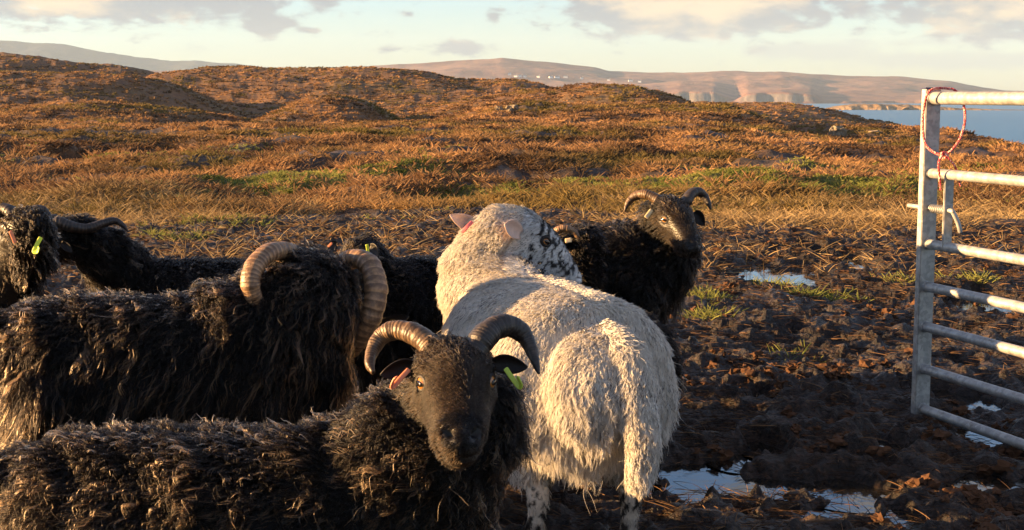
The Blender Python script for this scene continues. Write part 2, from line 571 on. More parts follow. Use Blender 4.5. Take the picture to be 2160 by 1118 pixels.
finish(t, t.n('ShaderNodeBsdfPrincipled', ins={'Base Color': c, 'Roughness': rough, 'Specular IOR Level': 0.5, 'Normal': far_b.outputs[0]}).outputs[0])

gme = mesh_data('ground', np.stack([GX.ravel(), GY.ravel(), GZ.ravel()], -1), GF, True, m_ground)
gm, gg, gs = zones(GX.ravel(), GY.ravel())
tr = np.zeros_like(gm)
for k in range(len(TRENCH) - 1):
    a, b = TRENCH[k], TRENCH[k + 1]
    q = np.clip(((GX.ravel() - a[0]) * (b[0] - a[0]) + (GY.ravel() - a[1]) * (b[1] - a[1])) / np.sum((b - a) ** 2), 0, 1)
    d = np.hypot(GX.ravel() - a[0] - q * (b[0] - a[0]), GY.ravel() - a[1] - q * (b[1] - a[1])) + 0.5 * fbm(GX.ravel() / 1.5, GY.ravel() / 1.5, 3, 31)
    tr = np.maximum(tr, 1 - sstep(0.9, 1.7, d))
gm = np.maximum(gm, tr)
gap = fbm(GX.ravel() / 2.2, GY.ravel() / 3.0, 3, 61)
gm = np.maximum(gm, 0.75 * (1 - sstep(40, 75, GY.ravel())) * sstep(0.12, -0.22, gap) * (1 - gg))
point_color(gme, 'zone', np.stack([gm, gg, gs * (GY.ravel() < 18)], -1))
put('ground', gme, kind='structure')

# puddles lying in the hollows
m_pud, t = new_mat('puddle_water')
pos = t.n('ShaderNodeNewGeometry').outputs['Position']
bmp = t.n('ShaderNodeBump', ins={'Strength': 0.10, 'Distance': 0.01, 'Height': t.noise(pos, 14.0, 3, 0.5)})
finish(t, t.n('ShaderNodeBsdfPrincipled', ins={'Base Color': (0.012, 0.010, 0.008, 1), 'Roughness': 0.06, 'IOR': 1.5, 'Specular IOR Level': 0.9, 'Normal': bmp.outputs[0]}).outputs[0])
for cx, cyy, rx, ry in PUDDLES:
    th = np.linspace(0, 2 * math.pi, 40, endpoint=False)
    V = np.vstack([[0, 0, 0], np.stack([1.5 * rx * np.cos(th), 1.5 * ry * np.sin(th), 0 * th], -1)])
    a = np.arange(40)
    o = put('puddle', mesh_data('puddle', V, np.column_stack([0 * a, a + 1, (a + 1) % 40 + 1]), True, m_pud), kind='structure')
    o.location = (cx, cyy, -0.038 + 0.0015 * (PUDDLES.index((cx, cyy, rx, ry)) % 4))

# ------------------------------------------------------------------ sea and far shores
SEA = -29.0
m_sea, t = new_mat('sea_water')
pos = t.n('ShaderNodeNewGeometry').outputs['Position']
mp = t.n('ShaderNodeMapping', ins={0: pos, 3: (1.0, 0.35, 1.0)}).outputs[0]
bmp = t.n('ShaderNodeBump', ins={'Strength': 0.5, 'Distance': 1.5, 'Height': t.noise(mp, 0.09, 5, 0.6)})
colr = t.mix(t.noise(mp, 0.004, 3, 0.5), (0.05, 0.17, 0.33), (0.075, 0.22, 0.39))
finish(t, t.n('ShaderNodeBsdfPrincipled', ins={'Base Color': colr, 'Roughness': 0.45, 'Specular IOR Level': 0.25, 'Normal': bmp.outputs[0]}).outputs[0])
V = np.array([[-8500, 380, SEA], [8500, 380, SEA], [8500, 13500, SEA], [-8500, 13500, SEA]], float)
put('sea', mesh_data('sea', V, np.array([[0, 1, 2, 3]]), True, m_sea), kind='structure')


def far_mat(name, c1, c2, rock, scale):
    m, t = new_mat(name)
    g = t.n('ShaderNodeNewGeometry')
    pos = g.outputs['Position']
    steep = t.n('ShaderNodeSeparateXYZ', ins={0: g.outputs['Normal']}).outputs[2]
    mp = t.n('ShaderNodeMapping', ins={0: pos, 3: (1.0, 1.0, 3.0)}).outputs[0]
    c = t.mix(t.ramp(t.noise(mp, scale, 6, 0.65), 0.35, 0.65), c1, c2)
    vn = t.n('ShaderNodeMapping', ins={0: pos, 3: (1.0, 0.3, 0.2)}).outputs[0]
    rk = t.mix(t.ramp(t.noise(vn, 0.05, 5, 0.7), 0.35, 0.65), tuple(q * 0.55 for q in rock), rock)
    c = t.mix(t.ramp(steep, 0.55, 0.80), rk, c)
    b = t.n('ShaderNodeBump', ins={'Strength': 0.8, 'Distance': 14.0, 'Height': t.noise(pos, 0.012, 6, 0.65)})
    finish(t, t.n('ShaderNodeBsdfPrincipled', ins={'Base Color': c, 'Roughness': 0.95, 'Specular IOR Level': 0.1, 'Normal': b.outputs[0]}).outputs[0])
    return m


def shore(name, prof, Dc, shore_prof, cliff_prof, mat, seed, nx=420, ny=90, amp=14.0, back=900.0):
    """far land: crest profile at depth Dc, shoreline depth and cliff height along px"""
    px = np.linspace(prof[0][0], prof[-1][0], nx)
    zc = np.array([at(p, y, Dc)[2] for p, y in zip(px, np.interp(px, *zip(*prof)))])
    Ys = np.interp(px, *zip(*shore_prof))
    cl_ = np.interp(px, *zip(*cliff_prof))
    v = np.concatenate([[-0.02, 0.0, 0.004, 0.008, 0.012], np.linspace(0.02, 1, ny), 1 + np.linspace(0.06, 1, 12)])
    PX, Vv = np.meshgrid(px, v)
    ZC, YS, CL = np.broadcast_to(zc, PX.shape), np.broadcast_to(Ys, PX.shape), np.broadcast_to(cl_, PX.shape)
    Y = np.where(Vv <= 1, YS + (Dc - YS) * Vv, Dc + (Vv - 1) * back)
    X = (PX - 1080) / FPX * (YS * 0.5 + Dc * 0.5) * 1.0
    X = (PX - 1080) / FPX * np.where(Vv <= 1, Y, Dc) * 1.005
    vv = np.clip(Vv, 0, 1)
    base = SEA + CL * sstep(0.0, 0.012, Vv) + np.maximum(ZC - SEA - CL, 2) * (0.35 * vv + 0.65 * vv ** 2.1)
    lumps = amp * fbm(X / 420, Y / 520, 5, seed) * np.sin(np.clip(vv, 0.02, 1) * math.pi * 0.85) * sstep(0.02, 0.2, vv)
    fall = np.where(Vv > 1, (Vv - 1) ** 1.5 * (ZC - SEA) * 1.05, 0)
    Z = base + lumps - fall
    # the cliff line runs in and out
    Y = Y + np.where(Vv < 0.05, 40 * fbm(X / 160, X * 0, 4, seed + 3), 40 * fbm(X / 160, X * 0, 4, seed + 3) * np.clip(1 - Vv * 3, 0, 1))
    nr, nc = PX.shape
    i, j = np.meshgrid(np.arange(nr - 1), np.arange(nc - 1), indexing='ij')
    F = np.stack([i * nc + j, i * nc + j + 1, (i + 1) * nc + j + 1, (i + 1) * nc + j], -1).reshape(-1, 4)
    put(name, mesh_data(name, np.stack([X.ravel(), Y.ravel(), Z.ravel()], -1), F, True, mat), kind='structure')
    return X, Y, Z


m_far = far_mat('far_moor', (0.15, 0.080, 0.066), (0.26, 0.155, 0.115), (0.21, 0.175, 0.155), 0.004)
m_far2 = far_mat('far_hill', (0.03, 0.035, 0.04), (0.05, 0.05, 0.05), (0.08, 0.08, 0.08), 0.003)  # dark blue-grey carries the cloud shadow lying on these hills
FX, FY, FZ = shore('far_hills', [(200, 150), (600, 146), (700, 143), (780, 138), (860, 135), (950, 128), (1000, 126), (1060, 122), (1180, 133), (1255, 140), (1280, 147), (1320, 149), (1440, 153),
                                 (1550, 151), (1640, 150), (1750, 157), (1830, 161), (1900, 163), (1990, 170), (2060, 182), (2110, 190), (2160, 191), (2300, 193), (2600, 198)], 7000.0,
                   [(200, 5000), (1440, 5000), (1720, 4900), (2000, 5000), (2600, 5600)],
                   [(200, 30), (1400, 30), (1430, 42), (1500, 40), (1545, 12), (1570, 34), (1640, 40), (1705, 30), (1725, 8), (1900, 8), (1960, 14), (2030, 16), (2160, 10), (2600, 5)],
                   m_far, 101)
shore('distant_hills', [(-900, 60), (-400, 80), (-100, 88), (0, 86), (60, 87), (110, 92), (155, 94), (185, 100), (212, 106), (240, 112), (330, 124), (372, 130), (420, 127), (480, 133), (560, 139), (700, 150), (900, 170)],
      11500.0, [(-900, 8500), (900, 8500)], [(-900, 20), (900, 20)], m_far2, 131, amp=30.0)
# low headland in the loch
m_head = far_mat('headland_rock', (0.16, 0.10, 0.05), (0.26, 0.17, 0.09), (0.34, 0.26, 0.18), 0.01)
hx = np.linspace(at(1735, 222, 2900)[0], at(2130, 232, 2900)[0], 260)
hv = np.linspace(-1, 1, 26)
HXg, HVg = np.meshgrid(hx, hv)
pxs = HXg / 2900 * FPX + 1080
top = np.interp(pxs, [1735, 1765, 1800, 1850, 1900, 1940, 1990, 2060, 2130], [0, 8, 11.5, 11, 10, 7.5, 3.0, 1.6, 0.2])
HZg = SEA - 1 + (top + 1) * (1 - np.abs(HVg + 0.15 * fbm(HXg / 25, HVg * 2, 3, 9)) ** 5) + (1.2 * fbm(HXg / 14, HVg * 3, 3, 8)) * (top > 2)
HYg = 2900 + HVg * 55 + (HXg - hx[0]) * -0.25 + 10 * fbm(HXg / 30, HVg * 0, 3, 5)
i, j = np.meshgrid(np.arange(25), np.arange(259), indexing='ij')
F = np.stack([i * 260 + j, i * 260 + j + 1, (i + 1) * 260 + j + 1, (i + 1) * 260 + j], -1).reshape(-1, 4)
put('headland', mesh_data('headland', np.stack([HXg.ravel(), HYg.ravel(), HZg.ravel()], -1), F, True, m_head), kind='structure')

# ------------------------------------------------------------------ sheep
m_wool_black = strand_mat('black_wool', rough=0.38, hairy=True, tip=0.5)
m_wool_white = strand_mat('white_wool', rough=0.7, spec=0.1, translucent=0.08, tip=0.1)
m_skin = plain('sheep_skin', None, rough=0.42, spec=0.3, var=0.3, scale=90, bump=0.25, attr='coat')
m_ear = plain('ear_skin', (0.010, 0.007, 0.006), rough=0.6, var=0.4, scale=120, bump=0.3)
m_ear_w = plain('pale_ear_skin', (0.62, 0.44, 0.36), rough=0.6, var=0.25, scale=60, bump=0.3)
m_eye = plain('amber_eye', (0.40, 0.165, 0.035), rough=0.06, spec=0.8, var=0.25, scale=160)
m_pupil = plain('pupil', (0.004, 0.003, 0.003), rough=0.1, spec=0.8, var=0.1)
m_tag_o = plain('orange_tag', (0.85, 0.26, 0.12), rough=0.45, var=0.12)
m_tag_g = plain('green_tag', (0.42, 0.52, 0.06), rough=0.45, var=0.12)
m_tag_y = plain('yellow_tag', (0.62, 0.72, 0.05), rough=0.45, var=0.12)
m_tag_c = plain('cream_tag', (0.85, 0.62, 0.33), rough=0.5, var=0.12)
m_tag_p = plain('pink_tag', (0.70, 0.16, 0.17), rough=0.45, var=0.12)


def horn_mat(name, c1, c2):
    m, t = new_mat(name)
    oc = t.n('ShaderNodeTexCoord').outputs['Object']
    ring = t.n('ShaderNodeAttribute', attribute_name='ring').outputs['Fac']
    nz = t.noise(oc, 55.0, 5, 0.65)
    c = t.mix(t.ramp(t.math('ADD', nz, t.math('MULTIPLY', ring, 0.35)), 0.35, 0.85), c1, c2)
    b = t.n('ShaderNodeBump', ins={'Strength': 0.6, 'Distance': 0.002, 'Height': t.noise(oc, 160.0, 3, 0.6)})
    r = t.math('ADD', 0.30, t.math('MULTIPLY', nz, 0.3))
    finish(t, t.n('ShaderNodeBsdfPrincipled', ins={'Base Color': c, 'Roughness': r, 'Specular IOR Level': 0.45, 'Normal': b.outputs[0]}).outputs[0])
    return m


m_horn_dark_shaded = horn_mat('dark_and_shaded_horn', (0.018, 0.014, 0.013), (0.07, 0.052, 0.042))  # dark horns; also paints shade onto one horn of a brown pair
m_horn_brown = horn_mat('brown_horn', (0.05, 0.028, 0.015), (0.24, 0.145, 0.075))
m_horn_pale = horn_mat('pale_horn', (0.11, 0.062, 0.034), (0.40, 0.245, 0.13))


def remesh(V, F, voxel, smooth_it):
    me = mesh_data('tmp', V, F)
    o = bpy.data.objects.new('tmp', me)
    C.objects.link(o)
    r = o.modifiers.new('r', 'REMESH')
    r.mode = 'VOXEL'
    r.voxel_size = voxel
    sm = o.modifiers.new('s', 'SMOOTH')
    sm.iterations = smooth_it
    sm.factor = 0.5
    dg = bpy.context.evaluated_depsgraph_get()
    out = bpy.data.meshes.new_from_object(o.evaluated_get(dg))
    bpy.data.objects.remove(o)
    bpy.data.meshes.remove(me)
    n = len(out.vertices)
    v = np.empty(n * 3, np.float32)
    out.vertices.foreach_get('co', v)
    return out, v.reshape(-1, 3).astype(float)


def grow(name, root, me, n, field, mat, k=7, lock_share=0.045, clump=0.75, wave=(0.005, 2.0), radius=0.0008, seed=1, jitter=0.25, rope=0.4, fl=16.0, guard=0.0, guard_glint_tint=np.array([0.105, 0.062, 0.036])):
    """strands on a mesh: field(p, n) -> length, density, lean vector, lift, tint"""
    r = np.random.default_rng(seed)
    nv = len(me.vertices)
    v = np.empty(nv * 3, np.float32)
    me.vertices.foreach_get('co', v)
    v = v.reshape(-1, 3).astype(float)
    me.calc_loop_triangles()
    nt = len(me.loop_triangles)
    tri = np.empty(nt * 3, np.int32)
    me.loop_triangles.foreach_get('vertices', tri)
    tri = tri.reshape(-1, 3)
    vn = np.empty(nv * 3, np.float32)
    me.vertices.foreach_get('normal', vn)
    vn = vn.reshape(-1, 3).astype(float)
    a, b, c = v[tri[:, 0]], v[tri[:, 1]], v[tri[:, 2]]
    area = 0.5 * np.linalg.norm(np.cross(b - a, c - a), axis=1)
    cen = (a + b + c) / 3
    dens = field(cen, units(vn[tri].mean(1)))[1]
    pr = area * dens
    cum = np.cumsum(pr)
    ti = np.searchsorted(cum, r.random(n) * cum[-1])
    ti = np.clip(ti, 0, nt - 1)
    s, q = np.sqrt(r.random(n)), r.random(n)
    wa, wb, wc = (1 - s)[:, None], (s * (1 - q))[:, None], (s * q)[:, None]
    p = a[ti] * wa + b[ti] * wb + c[ti] * wc
    nn = units(vn[tri[ti, 0]] * wa + vn[tri[ti, 1]] * wb + vn[tri[ti, 2]] * wc)
    L, _, lean, lift, tint = field(p, nn)
    nl = max(8, int(n * lock_share))
    kd = kdtree.KDTree(nl)
    for q_ in range(nl):
        kd.insert(p[q_], q_)
    kd.balance()
    own = np.fromiter((kd.find(x)[1] for x in p.tolist()), np.int32, n)
    lockL = 0.7 + 0.6 * r.random(nl)
    lph = r.random(nl) * 2 * math.pi
    lamp = wave[0] * (0.4 + 1.2 * r.random(nl))
    lfr = wave[1] * (0.7 + 0.6 * r.random(nl))
    lp = p[:nl]
    ljit = r.normal(0, jitter * 0.45, (nl, 3)) + jitter * 2.0 * np.stack([fbm(lp[:, 0] * fl + lp[:, 1] * fl * 0.7 + 11 * q_, lp[:, 2] * fl - lp[:, 1] * fl * 0.5, 2, seed * 7 + q_) for q_ in range(3)], -1)
    lockL = lockL * np.clip(1 + 0.6 * fbm(lp[:, 0] * fl * 0.8 + lp[:, 1] * 9, lp[:, 2] * fl * 0.8, 2, seed + 77), 0.5, 1.5)
    L = L * lockL[own] * (0.75 + 0.4 * r.random(n))
    S = np.linspace(0, 1, k)
    down = np.array([0, 0, -1.0])

    def offs(n_, lean_, lift_, jit):
        d = lean_ + jit
        d = d - np.minimum(0, np.sum(d * n_, 1))[:, None] * n_       # never into the skin
        d = units(d)
        out = []
        for s_ in S:
            o_ = n_ * (lift_ * (1 - (1 - s_) ** 2.0))[:, None] + d * (s_ ** 1.25 * (1 - 0.45 * lift_))[:, None]
            out.append(o_)
        return np.stack(out, 1)
    o_self = offs(nn, lean, lift, ljit[own] * 0.8 + r.normal(0, jitter * 0.5, (n, 3)))
    o_lock = offs(nn[:nl], lean[:nl], lift[:nl], ljit)[own]
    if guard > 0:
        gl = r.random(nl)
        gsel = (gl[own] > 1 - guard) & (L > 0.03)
        tint = np.where(gsel[:, None], guard_glint_tint * (0.5 + r.random((n, 1))), tint)  # lighter lock colour stands in for sunlit glints in the black wool
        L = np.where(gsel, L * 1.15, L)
    P_self = p[:, None] + o_self * L[:, None, None]
    P_lock = p[own][:, None] + o_lock * L[:, None, None]
    w_ = (clump * S ** rope)[None, :, None]
    P = P_self * (1 - w_) + P_lock * w_
    lat = units(np.cross(lean + 0.01, nn))
    latl = lat[own]
    sc_l = np.clip(L / 0.06, 0.15, 1.2)
    ph = lph[own][:, None] + 2 * math.pi * lfr[own][:, None] * S[None] + r.normal(0, 0.35, (n, 1))
    P += latl[:, None] * (lamp[own] * sc_l)[:, None, None] * (np.sin(ph) * (0.2 + S))[..., None]
    P += nn[own][:, None] * (lamp[own] * sc_l * 0.7)[:, None, None] * (np.cos(ph) * (0.1 + S) * S)[..., None]
    fly = r.random(n) < 0.03
    P[fly] += (r.normal(0, 0.25, (fly.sum(), 1, 3)) * (L[fly][:, None, None]) * (S ** 2)[None, :, None])
    rad = radius * (0.7 + 0.6 * r.random(n))[:, None] * np.array([1.0] * (k - 2) + [0.8, 0.25])[None]
    rad = rad * np.clip(L / 0.02, 0.45, 1.0)[:, None]
    if guard > 0:
        rad = rad * np.where(gsel, 1.45, 1.0)[:, None]
    return hair(name, P, rad, mat, tint, root)


HEAD = [  # x, z, half width, half height (front view of a sheep's skull, metres)
    (-0.115, 0.000, 0.040, 0.048), (-0.085, 0.000, 0.056, 0.060), (-0.045, -0.001, 0.064, 0.065), (-0.005, -0.005, 0.062, 0.065), (0.028, -0.012, 0.054, 0.061),
    (0.060, -0.022, 0.046, 0.053), (0.092, -0.031, 0.041, 0.046), (0.118, -0.037, 0.0385, 0.040), (0.137, -0.041, 0.031, 0.031)]


def frame(fwd, up=(0, 0, 1)):
    f = unit(fwd)
    l = unit(np.cross(np.asarray(up, float), f))
    u = np.cross(f, l)
    return np.column_stack([f, l, u])


def ear_mesh(base, tip, width, normal, depth=0.012, sag=0.01, mat=None):
    base, tip = np.asarray(base, float), np.asarray(tip, float)
    ax = unit(tip - base)
    nrm = unit(np.asarray(normal, float) - ax * np.dot(normal, ax))
    side = np.cross(ax, nrm)
    Ln = np.linalg.norm(tip - base)
    T, U = np.linspace(0, 1, 12), np.linspace(-1, 1, 9)
    layers = []
    for off in (0.0, -0.003):
        V = []
        for t_ in T:
            wd = width * (math.sin(math.pi * min(1, t_ * 0.86 + 0.13)) ** 0.75)
            for u_ in U:
                V.append(base + ax * Ln * t_ + side * wd * u_ - nrm * (depth * (1 - u_ * u_) * math.sin(math.pi * (0.15 + 0.8 * t_)) - off)
                         + np.array([0, 0, -sag * t_ * t_]))
        layers.append(np.array(V))
    V = np.vstack(layers)
    nu, ntt = 9, 12
    i, j = np.meshgrid(np.arange(ntt - 1), np.arange(nu - 1), indexing='ij')
    Q = np.stack([i * nu + j, i * nu + j + 1, (i + 1) * nu + j + 1, (i + 1) * nu + j], -1).reshape(-1, 4)
    o = nu * ntt
    rim = [k * nu for k in range(ntt)] + [(ntt - 1) * nu + k for k in range(1, nu)] + [k * nu + nu - 1 for k in range(ntt - 2, -1, -1)] + list(range(nu - 2, 0, -1))
    E = np.array([[rim[k], rim[(k + 1) % len(rim)], rim[(k + 1) % len(rim)] + o, rim[k] + o] for k in range(len(rim))])
    return mesh_data('ear', V, np.vstack([Q, Q[:, ::-1] + o, E]), True, mat)


def horn_mesh(P, rad, mat, rings=26, n=20, flat=0.85, up=(0, 0.3, 1), twist=0.10):
    P = np.asarray(P, float)
    rad = np.asarray(rad, float)
    m = max(8, int(150 / (len(P) - 1)))

    def rid(q):
        ph = (q * rings * (1.0 + 0.25 * q) + 0.45 * math.sin(q * 19 + rings) + 0.3 * math.sin(q * 47)) % 1.0
        return 1.0 + twist * (1 - 0.6 * q) * (ph ** 0.7 - 0.5) + 0.03 * math.sin(q * 33 + rings) + 0.02 * math.sin(q * 71)
    V, F = loft(P, rad, rad * flat, n=n, m=m, up=up, ridges=rid, power=2.3)
    me = mesh_data('horn', V, F, True, mat)
    k = (len(V) - 2) // n
    q = np.concatenate([np.repeat(np.arange(k) / (k - 1.0), n), [0, 1]])
    a = me.attributes.new('ring', 'FLOAT', 'POINT')
    a.data.foreach_set('value', (((q * rings * (1 + 0.25 * q)) % 1.0) - 0.5).astype(np.float32))
    return me


def strip(P, half, thick, mat, name='ear_tag', up=(0, -1, 0.3)):
    V, F = loft(np.asarray(P, float), np.full(len(P), half), np.full(len(P), thick), n=10, m=5, up=up, power=5)
    return mesh_data(name, V, F, True, mat)


def sheep(name, label, loc, heading, s, head_at, head_fwd, group, head_up=(0, 0, 1), hs=1.0, neck_mid=None, coat='black', voxel=0.009, strands=40000, face_strands=6000,
          horns=(), ears=(), eyes=True, tail=0.16, wool=0.075, wave=(0.006, 2.0), radius=0.0009, hull=None, clump=0.85, lock=0.25, seed=1, neck_r=1.0, tintset=None, legs=None, girth=1.0, bare=0.0, lift0=0.26, jitter=0.2, guard=0.055, tail_r=0.034, belly=0.0):
    loc = np.asarray(loc, float)
    root = empty(name, loc, label=label, category='sheep', group=group)
    h = R(heading)
    f, l = np.array([math.cos(h), math.sin(h), 0]), np.array([-math.sin(h), math.cos(h), 0])
    z = np.array([0, 0, 1.0])

    def b(x, y, zz):
        return s * (x * f + y * l + zz * z)
    hc = np.asarray(head_at, float) - loc
    M = frame(head_fwd, head_up)

    def hl(x, y, zz):
        return hc + hs * (M @ np.array([x, y, zz]))
    parts = []
    T = [(-0.40, 0.475, 0.07, 0.08), (-0.35, 0.468, 0.125, 0.135), (-0.22, 0.458, 0.155, 0.160), (0.0, 0.440, 0.170, 0.180), (0.18, 0.440, 0.155, 0.180), (0.30, 0.455, 0.125, 0.155), (0.37, 0.47, 0.07, 0.10)]
    if belly:
        T[0] = (-0.41, 0.475, 0.10, 0.09)
        T[1] = (-0.36, 0.470, 0.158, 0.150)
        T[2] = (-0.22, 0.458, 0.172, 0.165)
    parts.append(loft([b(x, 0, zz - belly) for x, zz, _, _ in T], [s * q[2] * girth for q in T], [s * (q[3] + belly) for q in T], n=28))
    nb, nh = b(0.24, 0, 0.50), hl(-0.085, 0, -0.01)
    mid = np.asarray(neck_mid, float) - loc if neck_mid is not None else (nb + nh) / 2 + np.array([0, 0, 0.01])
    parts.append(loft([b(0.14, 0, 0.47), nb, mid, nh, hl(-0.03, 0, -0.01)], [s * 0.12 * neck_r, s * 0.115 * neck_r, s * 0.088 * neck_r, hs * 0.058, hs * 0.045],
                      [s * 0.14 * neck_r, s * 0.135 * neck_r, s * 0.10 * neck_r, hs * 0.064, hs * 0.05], n=24))
    parts.append(loft([hl(q[0], 0, q[1]) for q in HEAD], [hs * q[2] for q in HEAD], [hs * q[3] for q in HEAD], n=28, up=M[:, 2], power=2.25))
    for sd in (-1, 1):
        dxh, dxf = (legs[0 if sd < 0 else 1], legs[2 if sd < 0 else 3]) if legs else (0.02 * sd, -0.02 * sd)
        H_ = [(-0.26, 0.09, 0.42, 0.095), (-0.19, 0.108, 0.32, 0.072), (-0.27 + dxh * 0.4, 0.108, 0.245, 0.04), (-0.335 + dxh, 0.105, 0.185, 0.028), (-0.322 + dxh, 0.105, 0.11, 0.020), (-0.315 + dxh, 0.105, 0.05, 0.023), (-0.295 + dxh, 0.105, 0.012, 0.028)]
        F_ = [(0.25, 0.085, 0.40, 0.075), (0.215, 0.092, 0.28, 0.045), (0.235 + dxf * 0.5, 0.09, 0.175, 0.029), (0.235 + dxf, 0.09, 0.10, 0.020), (0.235 + dxf, 0.09, 0.05, 0.022), (0.255 + dxf, 0.09, 0.012, 0.027)]
        for LL in (H_, F_):
            parts.append(loft([b(q[0], sd * q[1], q[2]) for q in LL], [s * q[3] for q in LL], n=14, up=f))
    if tail:
        if belly:
            parts.append(loft([b(-0.40, -0.02, 0.54), b(-0.49, -0.035, 0.52), b(-0.53, -0.045, 0.44), b(-0.545, -0.05, 0.34), b(-0.53, -0.05, 0.24)], [s * 0.04, s * 0.036, s * 0.036, s * 0.036, s * 0.02], n=14, up=f))
        else:
          parts.append(loft([b(-0.36, 0, 0.56), b(-0.44 - tail_r * 0.3, -0.1 * tail, 0.53), b(-0.475 - tail_r * 0.6, -0.15 * tail, 0.53 - tail * 0.5), b(-0.48 - tail_r * 0.6, -0.15 * tail, 0.53 - tail)], [s * tail_r, s * tail_r * 1.1, s * tail_r * 1.1, s * tail_r * 0.7], n=12, up=f))
    me, V = remesh(*join(parts), voxel, 5)
    # head detail: eye hollows, brow, nostrils, mouth
    q = (V - hc) @ M / hs
    me.update()
    vn = np.empty(len(V) * 3, np.float32)
    me.vertices.foreach_get('normal', vn)
    vn = vn.reshape(-1, 3).astype(float)
    ay = np.abs(q[:, 1])

    def g3(c, r3):
        return np.exp(-((q[:, 0] - c[0]) / r3[0]) ** 2 - ((ay - c[1]) / r3[1]) ** 2 - ((q[:, 2] - c[2]) / r3[2]) ** 2)
    dsp = (0.007 * g3((-0.012, 0.052, 0.038), (0.020, 0.016, 0.012)) - 0.007 * g3((0.008, 0.054, 0.013), (0.018, 0.020, 0.013)) + 0.004 * g3((0.0, 0.06, -0.011), (0.02, 0.02, 0.009))
           - 0.014 * g3((0.143, 0.020, -0.020), (0.012, 0.0075, 0.0055)) + 0.0035 * g3((0.134, 0.030, -0.019), (0.012, 0.008, 0.012)) + 0.003 * g3((0.147, 0.0, -0.015), (0.012, 0.008, 0.01))
           - 0.009 * np.exp(-((q[:, 2] + 0.0535 + 0.10 * np.clip(0.12 - q[:, 0], 0, 1)) / 0.0035) ** 2) * sstep(0.075, 0.10, q[:, 0]) * (q[:, 0] < 0.19) * (ay < 0.06)
           - 0.005 * np.exp(-(ay / 0.003) ** 2) * (q[:, 0] > 0.127) * (q[:, 2] < -0.028) * (q[:, 2] > -0.056)
           + 0.006 * g3((0.125, 0.0, -0.078), (0.02, 0.02, 0.012)))
    V = V + vn * (hs * dsp)[:, None]
    me.vertices.foreach_set('co', V.astype(np.float32).ravel())
    me.update()

    def coat_col(p):
        qq = (p - hc) @ M / hs
        inh = (np.linalg.norm(qq, axis=1) < 0.25) & (qq[:, 0] > -0.07)
        n_ = len(p)
        low = p[:, 2]
        if coat == 'black':
            c = np.tile(np.array([0.006, 0.0045, 0.004]), (n_, 1))
            c[inh] = (0.0125, 0.0085, 0.0060)
            nose = inh & (qq[:, 0] > 0.120)
            c[nose & (qq[:, 2] > -0.036) & (np.abs(qq[:, 1]) < 0.028)] = (0.006, 0.005, 0.005)
        else:
            c = np.tile(np.array([0.60, 0.53, 0.45]), (n_, 1))
            pt = 1.15 * fbm(qq[:, 0] * 62 + 3.1, qq[:, 2] * 40 + np.abs(qq[:, 1]) * 34, 4, 5, 0.65)
            blot = (pt + 0.5 * np.exp(-((qq[:, 0] + 0.005) / 0.03) ** 2 - ((qq[:, 2] - 0.05) / 0.025) ** 2) + 0.55 * np.exp(-((qq[:, 0] - 0.06) / 0.035) ** 2 - ((qq[:, 2] + 0.008) / 0.014) ** 2)
                    + 0.5 * np.exp(-((qq[:, 0] - 0.115) / 0.02) ** 2 - ((qq[:, 2] + 0.055) / 0.012) ** 2) + 0.30 * np.exp(-((qq[:, 0] - 0.005) / 0.022) ** 2 - ((qq[:, 2] - 0.02) / 0.012) ** 2)) > 0.36
            c[inh] = (0.62, 0.61, 0.60)
            c[inh & blot & (qq[:, 0] > -0.035)] = (0.016, 0.017, 0.02)
            lg = (~inh) & (low < 0.2 * s)
            sp = fbm(p[:, 0] * 55, p[:, 2] * 40 + p[:, 1] * 30, 3, 9) > 0.22
            c[lg & sp] = (0.03, 0.028, 0.028)
        hoof = (~inh) & (low < 0.035 * s)
        c[hoof] = (0.015, 0.012, 0.010)
        muddy = (~inh) & (low < 0.11 * s) & ~hoof
        c[muddy] = c[muddy] * 0.6 + np.array([0.02, 0.013, 0.009]) * 0.4
        return c
    point_color(me, 'coat', coat_col(V))
    me.polygons.foreach_set('use_smooth', np.ones(len(me.polygons), bool))
    me.materials.clear()
    me.materials.append(m_skin)
    put('body', me, root)

    spine_z = 0.46 * s
    r0 = np.random.default_rng(seed)

    def field(p, n_):
        qq = (p - hc) @ M / hs
        bx, by, bz = p @ f / s, p @ l / s, p[:, 2] / s
        dist = np.linalg.norm(qq * (1, 1, 1), axis=1)
        face = ((qq[:, 0] > -0.06 + bare) & (dist < 0.22)).astype(float) * sstep(-0.06, -0.02, qq[:, 0] - bare - 0.9 * np.clip(-qq[:, 2] - 0.015, 0, 1) * (bare == 0))
        poll = (1.0 if bare == 0 else 0.3) * np.exp(-((qq[:, 0] + 0.045) / 0.045) ** 2 - ((qq[:, 2] - 0.062) / 0.035) ** 2) * (dist < 0.2)
        leg = 1 - sstep(0.19, 0.27, bz)
        leg = leg * (dist > 0.25)
        body = 1 - np.maximum(face, leg)
        up_ = sstep(0.5, 0.95, n_[:, 2])
        side_s = np.sign(by + 1e-6)
        ln = wool * (0.62 + 0.5 * sstep(0.60, 0.34, bz)) * (1 - 0.35 * up_)
        if tail:
            tl = ((bx < -0.425 - 0.3 * tail_r) & (np.abs(by + 0.15 * tail) < 0.065)) if not belly else ((bx < -0.505) & (np.abs(by + 0.045) < 0.06))
            ln = np.where(tl, wool * (0.75 if not belly else 0.62), ln)
        ln = ln * (1 - 0.62 * sstep(0.34 if bare == 0 else 0.48, 0.16, dist) * sstep(-0.02, 0.06, qq[:, 2]))
        L = body * ln + face * 0.009 + leg * 0.012
        L = np.where(poll > 0.2, np.minimum(L, 0.008) * (1 - poll) + poll * 0.024, L)
        L = np.where((qq[:, 0] > 0.128) & (dist < 0.22), 0.0045, L)
